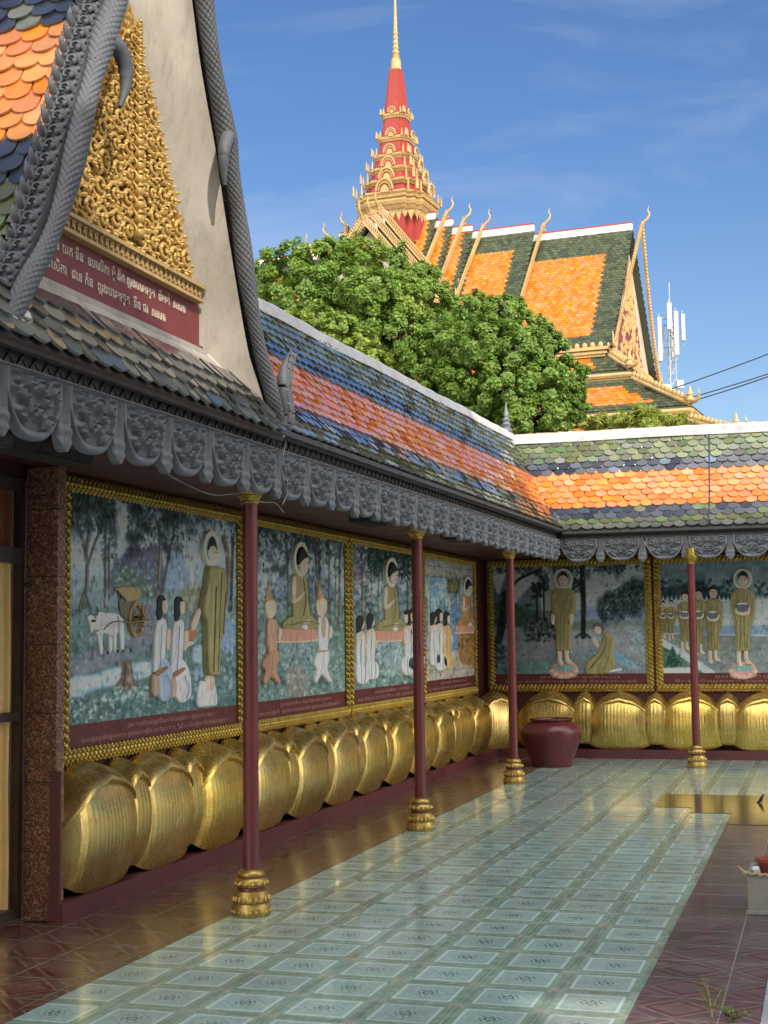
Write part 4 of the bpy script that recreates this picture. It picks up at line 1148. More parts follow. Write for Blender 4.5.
            for v_ in range(n):                                   # never inset past the middle of a narrow limb
                o0 = q[v_]; d0 = nin[v_]; ed = qb-q; den = d0[0]*ed[:, 1]-d0[1]*ed[:, 0]; den = np.where(np.abs(den) < 1e-12, 1e-12, den)
                w0 = q-o0; tt_ = (w0[:, 0]*ed[:, 1]-w0[:, 1]*ed[:, 0])/den; uu = (w0[:, 0]*d0[1]-w0[:, 1]*d0[0])/den
                ok = (tt_ > 1e-5) & (uu >= -.01) & (uu <= 1.01) & (ar_ != v_) & (ar_ != (v_-1) % n)
                if ok.any(): ins[v_] = min(ins[v_], .22*tt_[ok].min())
            for _ in range(3): ins = np.minimum(ins, (np.roll(ins, 1)+np.roll(ins, -1)+ins)/3+.0004)
            for _ in range(2): ins = np.minimum(ins, .5*ins+.25*(np.roll(ins, 1)+np.roll(ins, -1)))
            bl = min(.011, float(ins.mean())*.55); ins = ins[:, None]
            V = [(p, -.004, z) for p, z in q]; K = ((.04, .0), (.22, .50), (.5, .80), (1.0, 1.0))
            for fr, hh in K: V += [(p, -dep-bl*hh+(.002 if fr < .1 else 0), z) for p, z in q+nin*ins*fr]
            L = len(K)
            F = [(j*n+t_, j*n+(t_+1) % n, (j+1)*n+(t_+1) % n, (j+1)*n+t_) for j in range(L) for t_ in range(n)]+[[L*n+j for j in range(n)]]
            b.add(V, F, m_)
        return b.build(name, mats, s.root, smooth=True, auto=55)

SK = (172, 154, 138); SKD = (146, 124, 106); OL = (128, 121, 84); OLD_ = (98, 92, 60); HR = (30, 32, 36); WH = (196, 202, 202); WHB = (172, 186, 194); BR = (120, 88, 62); HALO = (190, 176, 150)
K1 = ['ក្រោយពីបានធ្វើដំណើរ នាងសុជាតា ថ្វាយភោជន', 'ព្រះអង្គទ្រង់ទទួលបាត្រ ក្នុងពេលព្រឹក នៅក្រោមដើមជ្រៃ ហើយយាងទៅកាន់ឆ្នេរទន្លេ']

def halo_head(cx, cy, k=1.0, side=1, halo=True):
    L = []
    if halo: L += [(('e', cx, cy+2, 25*k, 58*k), (92, 116, 126)), (('ring', cx, cy+2, 27*k, 62*k, .30), HALO)]
    L += [(('e', cx+2*side, cy+14*k, 15*k, 34*k), SK), ([(cx-14*k, cy+8*k), (cx-10*k, cy-22*k), (cx+3*k, cy-40*k), (cx+14*k, cy-20*k), (cx+17*k, cy+4*k), (cx+6*k, cy-6*k), (cx-4*k, cy-4*k)], HR),
          (('l', [(cx+4*k, cy+14*k), (cx+8*k, cy+13*k)], .0035), HR), (('l', [(cx+11*k, cy+14*k), (cx+14*k, cy+13*k)], .0035), HR), (('l', [(cx+6*k, cy+34*k), (cx+12*k, cy+34*k)], .004), (140, 80, 70))]
    return L

# ---- first mural: ox cart and almsgiving
m = Panel('L', 1.81, 4.835, (60, 470, 3.416), 'mural of white oxen, covered cart and two kneeling almsgivers', K1)
m.grad(-50, 300, (112, 132, 142), (148, 162, 166)); m.grad(300, 440, (148, 162, 166), (112, 136, 130)); m.grad(440, 620, (112, 136, 130), (90, 116, 108)); m.grad(620, 1000, (90, 116, 108), (76, 104, 98))
m.dabs((180, 330, 120, 260), 40, (20, 50), [(160, 168, 168), (140, 158, 166)], 2, .35)
m.poly([(170, 340), (225, 275), (250, 240), (275, 270), (300, 262), (325, 250), (345, 290), (345, 430), (170, 430)], (92, 100, 112), 6)
m.poly([(250, 240), (275, 270), (262, 300), (245, 290)], (70, 78, 92), 5, .7); m.poly([(200, 330), (330, 400), (330, 450), (190, 430)], (88, 112, 100), 8)
m.dabs((190, 335, 320, 450), 150, (3, 8), [(150, 165, 150), (110, 135, 120), (70, 96, 84)], 3)
m.poly([(355, 400), (365, 320), (395, 290), (425, 310), (440, 400)], (120, 140, 156), 6); m.line([(447, 340), (446, 475)], 12, (190, 205, 215), .8); m.line([(405, 330), (415, 400)], 5, (160, 178, 190))
m.poly([(420, 400), (470, 390), (500, 470), (420, 480)], (120, 120, 84), 8, .7)
m.poly([(35, 650), (150, 600), (225, 585), (285, 470), (312, 470), (306, 585), (240, 640), (140, 680), (35, 705)], (112, 116, 122), 6)
m.poly([(35, 712), (110, 700), (200, 672), (330, 650), (335, 688), (240, 722), (120, 748), (35, 782)], (146, 172, 190), 7); m.line([(40, 735), (120, 715), (200, 690)], 9, (186, 204, 214), .6); m.line([(60, 765), (150, 735)], 6, (110, 140, 160), .7)
m.dabs((35, 330, 470, 700), 260, (5, 16), [(84, 112, 100), (108, 134, 122), (66, 94, 84)], 41, .45, .6); m.dabs((35, 420, 770, 880), 620, (3, 9), [(70, 100, 92), (96, 128, 116), (130, 152, 140), (60, 88, 84)], 4, .7); m.dabs((35, 200, 770, 850), 60, (3, 7), [(180, 192, 180), (160, 180, 170)], 5)
m.dabs((440, 590, 480, 820), 200, (4, 11), [(66, 96, 92), (110, 140, 136), (150, 172, 168)], 6, .7)
for pts, w in (([(75, 470), (88, 380), (84, 280), (60, 190), (50, 120)], 13), ([(84, 290), (96, 200), (92, 100)], 12), ([(90, 330), (112, 260), (140, 190)], 9), ([(62, 475), (80, 420), (100, 475)], 9), ([(150, 470), (152, 200)], 9), ([(165, 440), (162, 250)], 8)): m.line(pts, w, (84, 82, 74)); m.line([(a+3, b) for a, b in pts], w*.3, (134, 132, 120), .6)
for pts, w, c in (([(328, 430), (338, 300), (335, 170)], 13, (128, 118, 98)), ([(345, 420), (362, 330), (392, 180)], 8, (90, 96, 84)), ([(552, 520), (566, 400), (570, 300), (555, 230)], 17, (118, 108, 88)), ([(580, 480), (588, 230)], 10, (70, 76, 70))): m.line(pts, w, c); m.line([(a-3, b) for a, b in pts], w*.3, (60, 64, 60), .7)
dk = [(26, 46, 46), (40, 66, 62), (58, 86, 78), (20, 36, 38)]
m.foliage((30, 185, 60, 215), 620, 7, dens=lambda x, y: 1 if y < 150 else .4); m.foliage((225, 420, 70, 300), 760, 8, dens=lambda x, y: max(.1, 1-(y-70)/230+.2*(x > 360))); m.foliage((415, 600, 50, 250), 700, 9, dens=lambda x, y: max(.15, 1-(y-60)/170)); m.dabs((190, 250, 60, 110), 60, (4, 9), dk, 10, .8)
m.dabs((140, 190, 200, 330), 70, (4, 9), [(50, 74, 66), (70, 96, 84)], 10, .7)
m.poly([(535, 520), (570, 512), (590, 540), (592, 620), (545, 610)], (112, 132, 152), 5); m.poly([(455, 610), (485, 600), (488, 650), (455, 655)], (128, 148, 164), 5); m.poly([(458, 680), (482, 665), (490, 700), (460, 710)], (122, 142, 158), 5)
m.poly([(208, 655), (238, 652), (246, 700), (262, 745), (190, 748), (206, 700)], (104, 92, 76), 4); m.line([(220, 660), (214, 740)], 4, (60, 56, 50)); m.line([(232, 665), (242, 740)], 4, (140, 126, 104)); m.dabs((180, 300, 740, 785), 60, (4, 9), [(150, 170, 150), (120, 146, 128)], 11)
m.finish()
m.fig('painted_oxen', [([(128, 500), (150, 488), (186, 490), (206, 506), (212, 545), (210, 616), (201, 617), (197, 566), (186, 560), (184, 620), (175, 620), (173, 566), (140, 556), (138, 520)], (168, 176, 180)),
    ([(110, 508), (122, 494), (136, 500), (166, 498), (174, 520), (172, 560), (168, 618), (158, 620), (154, 566), (136, 564), (136, 626), (126, 627), (120, 572), (108, 548)], (206, 208, 204)),
    ([(84, 500), (96, 494), (108, 502), (112, 520), (108, 540), (100, 556), (94, 554), (92, 530)], (222, 222, 216)), ([(118, 490), (130, 484), (140, 492), (138, 514), (130, 530), (124, 528), (120, 508)], (196, 200, 198)),
    ([(80, 500), (90, 500), (90, 508), (82, 508)], (176, 170, 160)), ([(108, 500), (116, 498), (116, 506), (109, 508)], (176, 170, 160)),
    (('l', [(90, 496), (84, 484), (88, 472)], .006), (110, 100, 86)), (('l', [(104, 496), (110, 482), (106, 470)], .006), (110, 100, 86)), (('l', [(136, 486), (142, 476), (138, 468)], .006), (110, 100, 86)),
    (('e', 97, 516, 3, 4), (40, 38, 38)), (('l', [(96, 550), (104, 550)], .006), (120, 100, 96)), (('l', [(136, 564), (150, 570), (156, 566)], .005), (130, 136, 140)), (('l', [(166, 500), (172, 530), (170, 600)], .005), (120, 126, 130)),
    (('l', [(131, 620), (131, 630)], .009), (50, 46, 44)), (('l', [(163, 614), (163, 624)], .009), (50, 46, 44)), (('l', [(180, 614), (180, 624)], .009), (50, 46, 44)), (('l', [(205, 610), (205, 620)], .009), (50, 46, 44)), (('l', [(110, 545), (140, 520), (200, 520)], .007), (112, 92, 64))])
m.fig('painted_cart', [([(196, 440), (240, 436), (242, 510), (204, 500)], (92, 84, 70)), ([(178, 408), (205, 398), (245, 398), (270, 408), (264, 440), (216, 452), (200, 428)], (134, 118, 86)), (('l', [(184, 412), (214, 446)], .008), (84, 70, 52)), (('ring', 250, 510, 27, 60, .22), (136, 112, 76))]
    +[(('l', [(250, 510), (250+25*math.cos(a), 510+56*math.sin(a))], .005), (120, 98, 66)) for a in np.linspace(0, 2*PI, 13)[:-1]]+[(('e', 250, 510, 6, 12), (90, 72, 48)), (('l', [(205, 520), (282, 512)], .008), (110, 90, 62))])
def kneeler(dx, dy, legc):
    A = lambda P: [(x+dx, y+dy) for x, y in P]
    return [(A([(330, 432), (345, 428), (356, 445), (354, 470), (345, 490), (334, 520), (326, 500), (326, 460)]), HR), (A([(342, 446), (356, 446), (359, 462), (357, 485), (346, 492), (340, 475)]), SK),
            (A([(318, 528), (330, 512), (348, 506), (354, 530), (352, 570), (348, 640), (345, 692), (312, 696), (312, 610)]), WHB), (A([(336, 640), (362, 660), (374, 700), (376, 760), (362, 785), (340, 792), (322, 765), (316, 700)]), legc),
            (A([(306, 700), (320, 702), (326, 740), (318, 772), (303, 768), (302, 730)]), SKD), (A([(350, 552), (362, 545), (364, 580), (360, 606), (350, 612)]), SK), (A([(312, 690), (346, 670), (350, 680), (318, 704)]), BR), (('l', A([(330, 530), (326, 600), (322, 680)]), .005), (120, 140, 150)), (('l', A([(345, 700), (360, 740), (352, 780)]), .005), (110, 120, 140))]
m.fig('painted_kneeling_person', kneeler(0, 0, (132, 146, 166)))
m.fig('painted_kneeling_person', kneeler(60, 4, (186, 192, 184)))
m.fig('painted_offering_bowl', [([(418, 550), (440, 542), (462, 550), (458, 575), (440, 585), (424, 576)], (136, 98, 70)), ([(405, 596), (440, 584), (448, 596), (410, 612)], SK)])
m.fig('painted_standing_monk', [([(470, 730), (486, 722), (520, 728), (530, 800), (498, 808), (464, 806)], (190, 188, 172)), ([(492, 692), (502, 692), (506, 740), (496, 765), (482, 762), (486, 745)], SK), ([(506, 690), (517, 690), (518, 745), (508, 755), (502, 745)], SK),
    ([(440, 520), (458, 478), (472, 476), (462, 520), (450, 545), (440, 548)], SK)]+halo_head(502, 268)+[([(490, 335), (505, 328), (522, 330), (540, 342), (546, 380), (542, 430), (536, 500), (538, 560), (526, 600), (522, 694), (504, 700), (486, 692), (482, 600), (480, 520), (468, 482), (470, 450), (482, 390)], OL),
    (('l', [(498, 350), (490, 430), (480, 480)], .006), OLD_), (('l', [(525, 350), (520, 480), (512, 690)], .006), OLD_), (('l', [(505, 400), (500, 560), (496, 690)], .006), OLD_), (('l', [(536, 420), (528, 560)], .006), OLD_)])

def generic_forest(m, x0, x1, y0, y1, seed, dark=1.0, hills=True):
    m.grad(-500, y0+(y1-y0)*.30, (108, 128, 132), (142, 158, 156)); m.grad(y0+(y1-y0)*.30, y0+(y1-y0)*.55, (142, 158, 156), (96, 120, 106)); m.grad(y0+(y1-y0)*.55, 3000, (96, 120, 106), (74, 102, 88))
    q = np.random.default_rng(seed)
    if hills:
        for k in range(4):
            cx = q.uniform(x0, x1); w = (x1-x0)*.16; yy = y0+(y1-y0)*.36
            m.poly([(cx-w, yy+60), (cx-w*.3, yy-60), (cx, yy-110+q.uniform(-30, 30)), (cx+w*.4, yy-40), (cx+w, yy+60)], (104, 122, 130), 8, .8)
    m.dabs((x0, x1, y0+(y1-y0)*.42, y1), 700, (4, 15), [(72, 104, 88), (94, 126, 106), (126, 150, 132), (60, 88, 78)], seed+1, .65)
    for k in range(int((x1-x0)/34)):
        x = q.uniform(x0, x1); w = q.uniform(5, 12); m.line([(x+q.uniform(-8, 8), y0+(y1-y0)*.60), (x, y0+(y1-y0)*.3), (x+q.uniform(-10, 10), y0)], w, (70+q.uniform(0, 40), 76+q.uniform(0, 30), 66), .85)
    m.foliage((x0, x1, y0-20, y0+(y1-y0)*.28), 1100, seed+2, r=(2.5, 6), dens=lambda x, y: max(.12, 1.15-(y-y0)/((y1-y0)*.26)))
    m.dabs((x0, x1, y0+(y1-y0)*.25, y0+(y1-y0)*.5), 130, (5, 16), [(46, 72, 62), (66, 94, 82)], seed+3, .6)
    m.dabs((x0, x1, y0+(y1-y0)*.7, y1), 120, (3, 8), [(160, 178, 160), (140, 160, 146)], seed+4, .7)

# ---- second mural
m = Panel('L', 4.875, 7.70, (240, 510, 4.658), 'mural of a seated haloed teacher with crowned kneeling worshippers', ['ព្រះអង្គគង់លើបល្ល័ង្ក ទេវតាចុះមក', 'ក្រាបបង្គំ ទូលអារាធនា ឲ្យសំដែងធម៌'])
generic_forest(m, 10, 480, 60, 880, 21)
m.poly([(190, 600), (335, 590), (345, 700), (320, 760), (240, 860), (205, 760)], (104, 128, 118), 8); m.dabs((190, 340, 610, 760), 130, (4, 10), [(80, 108, 96), (140, 158, 146)], 23); m.poly([(222, 735), (295, 735), (300, 855), (222, 862)], (118, 122, 104), 5); m.dabs((222, 298, 740, 860), 50, (3, 8), [(90, 96, 80), (150, 150, 130)], 24)
m.finish()
def seated(cx, cy, k, robe=OL):
    A = lambda P: [(cx+x*k, cy+y*k) for x, y in P]
    return [(A([(-90, 52), (-70, 45), (60, 42), (70, 55), (68, 100), (-88, 108)]), (168, 120, 104)), (A([(-92, 100), (72, 92), (70, 108), (-88, 116)]), (190, 150, 132)),
            (A([(-84, 20), (-50, -8), (-20, -14), (40, -14), (66, 8), (70, 40), (40, 52), (-40, 54), (-80, 48)]), robe), (A([(-42, -190), (-20, -205), (14, -200), (26, -170), (28, -100), (36, -10), (-30, 6), (-40, -60)]), robe),
            (A([(-44, -185), (-30, -190), (-28, -130), (-32, -95), (10, -130), (16, -120), (-24, -72), (-46, -80)]), SK), (A([(4, 12), (30, 4), (36, 20), (12, 28)]), SK), (A([(-2, 34), (20, 30), (22, 50), (2, 52)]), (200, 190, 178)),
            (('ring', cx-12*k, cy-275*k, 34*k, 82*k, .26), HALO), (A([(-20, -250), (-14, -282), (8, -288), (20, -270), (22, -240), (14, -215), (-4, -206), (-18, -222)]), SK), (A([(-26, -250), (-24, -290), (-12, -330), (6, -318), (20, -286), (4, -276), (-12, -262)]), HR), (('l', A([(8, -258), (16, -257)]), .004), HR), (('l', A([(10, -228), (18, -228)]), .004), (140, 80, 70)),
            (('l', A([(-10, -180), (0, -90), (-10, -10)]), .006), OLD_), (('l', A([(14, -170), (16, -90), (20, -14)]), .006), OLD_), (('l', A([(-70, 30), (0, 14), (60, 26)]), .006), OLD_)]
m.fig('painted_seated_teacher', seated(275, 505, 1.0))
def crowned(dx, dy, c1, c2):
    A = lambda P: [(x+dx, y+dy) for x, y in P]
    return [(A([(352, 420), (358, 370), (363, 320), (370, 372), (388, 420), (372, 440)]), (150, 116, 78)), (A([(346, 430), (358, 412), (386, 412), (396, 440), (390, 480), (372, 500), (352, 486)]), SK), (A([(350, 418), (370, 400), (392, 420), (394, 432), (350, 434)]), (160, 126, 80)),
            (A([(356, 505), (390, 502), (402, 545), (400, 600), (392, 650), (360, 655), (352, 590)]), c1), (A([(362, 510), (384, 510), (380, 590), (366, 592)]), SKD), (A([(340, 680), (362, 650), (394, 645), (402, 690), (390, 740), (408, 790), (396, 800), (366, 770), (340, 806), (330, 790), (342, 745), (328, 720)]), c2),
            (('l', A([(372, 650), (366, 720), (350, 790)]), .006), (120, 100, 80)), (('l', A([(350, 660), (394, 655)]), .008), (150, 116, 78)), (A([(398, 540), (412, 560), (402, 600), (394, 590)]), SK)]
m.fig('painted_crowned_worshipper', crowned(0, 0, WH, (196, 198, 190)))
m.fig('painted_crowned_worshipper', crowned(-238, 8, (156, 122, 104), (146, 112, 92)))
# ---- third mural
m = Panel('L', 7.74, 10.56, (340, 530, 5.12), 'mural of a seated teacher with white robed listeners kneeling below', ['ព្រះអង្គសំដែងធម៌ ដល់ភិក្ខុ', 'នៅក្រោមដើមពោធិ៍ ក្នុងព្រៃ'])
generic_forest(m, 40, 400, 70, 800, 31)
m.dabs((50, 140, 70, 300), 240, (5, 12), [(150, 148, 142), (110, 116, 112), (80, 88, 86)], 33, .8); m.line([(110, 440), (108, 180)], 12, (96, 96, 84)); m.dabs((140, 400, 70, 240), 300, (4, 12), [(26, 62, 46), (40, 82, 62), (20, 46, 36)], 34)
m.poly([(190, 548), (310, 545), (312, 680), (280, 745), (215, 740), (195, 680)], (110, 134, 126), 6); m.dabs((190, 310, 550, 740), 120, (4, 10), [(84, 112, 102), (146, 164, 154)], 35)
m.finish()
m.fig('painted_seated_teacher', seated(256, 470, .92))
def robed(cx, cy, face=1, k=1.0, c=WH):
    A = lambda P: [(cx+x*k*face, cy+y*k) for x, y in P]
    return [(A([(-18, 20), (-20, -20), (-6, -42), (12, -36), (16, -6), (8, 20), (-4, 60), (-16, 60)]), HR), (A([(0, -18), (16, -16), (18, 10), (10, 30), (0, 28)]), SK), (A([(-22, 60), (-6, 40), (14, 46), (22, 80), (20, 150), (10, 210), (-22, 215), (-26, 130)]), SK if c == WH else c), (A([(-24, 110), (-4, 70), (10, 60), (14, 150), (12, 215), (-24, 215)]), c),
            (A([(-24, 210), (10, 205), (34, 240), (36, 290), (14, 312), (-20, 306), (-30, 260)]), c), (A([(16, 110), (26, 105), (26, 140), (18, 150)]), SK), (('l', A([(-6, 80), (-10, 150), (-6, 300)]), .006), (140, 152, 156)), (('l', A([(8, 210), (14, 260), (8, 305)]), .006), (140, 152, 156))]
m.fig('painted_white_robed_listener', robed(98, 478, 1)); m.fig('painted_white_robed_listener', robed(150, 466, 1, .96))
m.fig('painted_white_robed_listener', robed(338, 448, -1, .95)); m.fig('painted_white_robed_listener', robed(366, 440, -1, .92)); m.fig('painted_white_robed_listener', robed(392, 446, -1, .9))
# ---- fourth mural
m = Panel('L', 10.60, 13.42, (340, 530, 5.12), 'mural of a palace hall with standing attendants before an enthroned figure', ['ព្រះរាជា និងមហេសី', 'យាងចូលគាល់ ក្នុងព្រះរាជវាំង'])
m.grad(-300, 250, (128, 134, 128), (150, 150, 138)); m.grad(250, 3000, (118, 136, 142), (150, 146, 126))
m.poly([(400, 240), (540, 250), (545, 460), (400, 480)], (112, 146, 178), 4, smooth=False); m.dabs((400, 545, 250, 420), 40, (8, 20), [(170, 190, 204), (140, 170, 194)], 41); m.poly([(400, 380), (440, 340), (480, 420), (520, 350), (545, 420), (545, 500), (400, 520)], (104, 130, 120), 5)
m.poly([(400, 150), (690, 180), (690, 250), (400, 235)], (150, 148, 134), 3, smooth=False); m.line([(400, 236), (690, 250)], 5, (90, 92, 84)); m.line([(400, 180), (690, 205)], 4, (110, 112, 102))
for x in (455, 560, 606): m.line([(x, 240), (x, 600)], 12, (150, 152, 146)); m.line([(x+4, 240), (x+4, 600)], 3, (90, 94, 92))
m.poly([(545, 250), (608, 252), (606, 325), (548, 322)], (84, 92, 52), 4, smooth=False); m.poly([(556, 262), (600, 264), (598, 312), (558, 310)], (120, 116, 60), 4)
m.poly([(570, 380), (606, 380), (606, 620), (575, 620)], (96, 126, 152), 4, smooth=False)
m.poly([(400, 620), (610, 615), (690, 640), (690, 800), (400, 800)], (150, 144, 122), 5, smooth=False); m.line([(400, 620), (610, 612)], 4, (100, 100, 90)); m.line([(430, 740), (690, 700)], 3, (120, 116, 100))
m.poly([(606, 540), (680, 520), (690, 680), (640, 690), (608, 660)], (150, 112, 56), 5)
m.finish()
m.fig('painted_attendant', robed(472, 452, 1, .78)); m.fig('painted_attendant', robed(502, 440, 1, .90)); m.fig('painted_attendant', robed(541, 452, 1, .84, (172, 138, 84)))
m.fig('painted_enthroned_figure', seated(646, 460, .62, (150, 110, 70)))
# ---- back murals
m = Panel('B', -2.0, .385, (480, 550, 4.267), 'mural of a standing haloed monk beside a kneeling monk', ['ព្រះអង្គទ្រង់ឈរ', 'ទតព្រះនេត្រចំពោះដើមពោធិ៍ ភិក្ខុថ្វាយបង្គំ'])
m.grad(-300, 260, (104, 120, 124), (146, 156, 152)); m.grad(260, 3000, (104, 116, 118), (112, 118, 116))
m.poly([(10, 230), (30, 140), (50, 125), (80, 190), (110, 110), (135, 130), (150, 230), (230, 150), (235, 230), (250, 320), (10, 320)], (60, 82, 92), 5); m.poly([(150, 235), (200, 170), (240, 150), (260, 300), (150, 300)], (86, 104, 110), 5)
m.poly([(30, 240), (180, 240), (250, 300), (30, 330)], (52, 84, 62), 8); m.dabs((20, 250, 230, 330), 120, (5, 12), [(40, 70, 54), (70, 104, 70)], 51)
m.poly([(400, 262), (480, 240), (560, 255), (640, 235), (720, 260), (720, 310), (400, 310)], (108, 130, 146), 6); m.poly([(250, 310), (720, 300), (720, 350), (250, 340)], (92, 110, 90), 6, .7)
m.poly([(40, 520), (80, 490), (200, 480), (320, 470), (300, 520), (60, 530)], (86, 120, 112), 8); m.poly([(380, 350), (470, 380), (520, 420), (600, 490), (680, 505), (640, 470), (570, 420), (560, 380), (470, 350)], (100, 136, 146), 5)
m.poly([(250, 350), (420, 340), (720, 330), (720, 480), (560, 420), (300, 430)], (132, 138, 136), 10, .6)
for cx, cy in ((242, 175), (272, 142)): m.line([(cx, cy), (cx+2, 290)], 7, (26, 36, 38)); m.dabs((cx-20, cx+20, cy-35, cy+30), 60, (5, 10), [(20, 40, 38), (34, 58, 50)], int(cx))
m.dabs((190, 320, 290, 390), 200, (4, 11), [(30, 42, 40), (50, 66, 60), (92, 104, 100)], 54)
m.line([(40, 480), (80, 380), (100, 280), (110, 190)], 34, (24, 32, 34)); m.line([(110, 200), (160, 130), (240, 90)], 12, (24, 32, 34)); m.line([(60, 400), (30, 480), (10, 520)], 14, (26, 34, 34)); m.dabs((20, 120, 400, 520), 160, (6, 14), [(38, 60, 56), (60, 84, 80), (90, 112, 110)], 55)
m.line([(440, 370), (442, 250), (436, 60)], 22, (30, 36, 38)); m.line([(440, 350), (410, 372)], 8, (30, 36, 38)); m.line([(440, 350), (470, 375)], 8, (30, 36, 38)); m.line([(440, 160), (405, 120)], 8, (30, 36, 38))
m.foliage((20, 720, 20, 110), 800, 56, r=(3, 7), asp=1.3, dens=lambda x, y: (1 if x < 620 else .15)*max(.1, 1.2-(y-35)/75)); m.dabs((395, 440, 120, 180), 50, (5, 10), [(24, 46, 38), (40, 68, 54)], 57)
m.foliage((510, 720, 130, 300), 700, 58, r=(2.5, 6), asp=1.1, dens=lambda x, y: 1 if abs(y-(285-(x-510)*.6)) < 75 else .05); m.dabs((640, 720, 340, 440), 80, (4, 10), [(130, 150, 156), (96, 120, 116)], 59)
m.finish()
def monk_front(cx, cy, k, bowl=False, halo=True, base=True, arms=True):
    A = lambda P: [(cx+x*k, cy+y*k) for x, y in P]; L = []
    if base: L += [(A([(-62, 415), (-50, 385), (-20, 372), (30, 370), (56, 388), (64, 415), (50, 440), (0, 450), (-50, 440)]), (176, 124, 118)), (('e', cx, cy+398*k, 48*k, 18*k), (104, 142, 140))]+[(('e', cx+x*k, cy+y*k, 12*k, 9*k), (196, 150, 140)) for x, y in ((-52, 412), (-34, 428), (-12, 438), (12, 438), (34, 430), (54, 414))]
    L += [(A([(-26, 300), (-8, 300), (-8, 360), (0, 385), (-16, 392), (-26, 370)]), SK), (A([(6, 300), (24, 300), (22, 350), (40, 376), (26, 382), (8, 366)]), SK)]
    if halo: L += [(('e', cx, cy, 36*k, 40*k), (110, 128, 132)), (('ring', cx, cy, 42*k, 46*k, .2), HALO)]
    L += [(A([(-52, 64), (-34, 48), (-12, 40), (14, 40), (34, 48), (50, 66), (54, 120), (46, 190), (30, 240), (34, 300), (28, 318), (-30, 318), (-34, 250), (-44, 180), (-56, 120)]), OL), (('e', cx, cy+6*k, 22*k, 29*k), SK), (A([(-22, 0), (-20, -18), (-12, -28), (-4, -36), (8, -32), (18, -22), (23, 0), (12, -10), (0, -13), (-12, -10)]), HR),
          (('l', A([(-13, 2), (-4, 2)]), .004), HR), (('l', A([(5, 2), (14, 2)]), .004), HR), (('l', A([(0, 4), (2, 14)]), .003), SKD), (('l', A([(-6, 22), (8, 22)]), .004), (150, 90, 80)),
          (('l', A([(-30, 60), (-10, 150), (-12, 310)]), .006), OLD_), (('l', A([(26, 60), (6, 160), (10, 310)]), .006), OLD_), (('l', A([(-44, 110), (-28, 200), (-24, 310)]), .006), OLD_), (('l', A([(42, 110), (26, 210), (22, 310)]), .006), OLD_)]
    if bowl: L += [(A([(-34, 150), (-6, 164), (26, 158), (36, 140), (30, 126), (-28, 128)]), SK), (A([(-28, 128), (-22, 112), (20, 110), (28, 126), (20, 146), (-16, 148)]), (78, 86, 96)), (('e', cx-1*k, cy+112*k, 24*k, 6*k), (170, 178, 184))]
    elif arms: L += [(A([(-52, 160), (-40, 160), (-38, 190), (-44, 206), (-52, 190)]), SK), (A([(30, 160), (44, 160), (44, 186), (38, 204), (30, 190)]), SK)]
    return L
m.fig('painted_standing_monk', monk_front(358, 124, .95))
m.fig('painted_kneeling_monk', [([(520, 520), (600, 505), (600, 516), (540, 524)], (190, 186, 176)), ([(450, 520), (456, 480), (500, 440), (520, 380), (540, 350), (560, 360), (574, 400), (570, 450), (580, 490), (540, 525), (470, 530)], OL), (('e', 505, 338, 17, 25), SK), ([(486, 325), (496, 312), (520, 314), (530, 335), (524, 356), (514, 330)], (84, 82, 80)), ([(478, 380), (488, 372), (506, 400), (506, 416), (492, 412)], SK), (('l', [(540, 370), (530, 430), (480, 500)], .006), OLD_), (('l', [(556, 380), (552, 450), (530, 515)], .006), OLD_)])
m = Panel('B', .43, 2.96, (640, 550, 6.0), 'mural of alms monks walking in a row behind a haloed monk', ['ព្រះអង្គនាំព្រះសង្ឃ', 'និមន្តបិណ្ឌបាត ក្នុងក្រុងកបិលពស្តុ'])
m.grad(-500, 260, (84, 106, 112), (120, 140, 142)); m.grad(260, 3000, (112, 122, 118), (124, 128, 120))
m.dabs((60, 1600, 40, 200), 120, (20, 50), [(100, 120, 124), (76, 98, 104)], 61, .4); m.poly([(90, 300), (150, 230), (260, 200), (350, 180), (420, 230), (520, 260), (560, 300), (90, 330)], (46, 74, 78), 10); m.dabs((90, 560, 180, 300), 150, (8, 18), [(36, 62, 64), (62, 90, 90)], 62); m.dabs((690, 1600, 190, 290), 200, (8, 18), [(36, 62, 64), (62, 90, 90)], 63)
m.poly([(100, 300), (1600, 290), (1600, 470), (100, 480)], (150, 160, 164), 3, smooth=False)
for k in range(60): m.poly([(105+k*26, 300), (113+k*26, 270), (121+k*26, 300)], (150, 160, 164), 3, smooth=False)
m.poly([(100, 455), (1600, 450), (1600, 530), (100, 500)], (112, 140, 160), 5, smooth=False); m.line([(100, 500), (1600, 532)], 6, (160, 176, 188)); m.dabs((690, 1600, 440, 500), 90, (5, 12), [(70, 100, 92), (100, 130, 120)], 64)
m.poly([(110, 540), (150, 545), (300, 640), (470, 745), (470, 800), (110, 800)], (84, 112, 96), 5, smooth=False); m.poly([(110, 520), (150, 540), (300, 630), (480, 750), (400, 750), (260, 650), (110, 560)], (150, 164, 176), 4, smooth=False); m.poly([(110, 708), (320, 702), (350, 760), (110, 760)], (158, 170, 182), 4, smooth=False)
m.poly([(152, 700), (170, 640), (188, 590), (200, 580), (222, 640), (246, 692)], (52, 88, 72), 6); m.dabs((155, 245, 600, 700), 60, (4, 9), [(40, 72, 60), (80, 116, 96)], 65)
m.finish()
for cx, cy, k in ((140, 322, .55), (187, 318, .57), (270, 275, .86), (352, 262, .95), (440, 250, 1.10)): m.fig('painted_alms_monk', monk_front(cx, cy, k, True, False, False))
m.fig('painted_haloed_monk', monk_front(618, 175, 1.34, True))
m.fig('painted_haloed_monk', monk_front(1080, 195, 1.2, True, False, False))
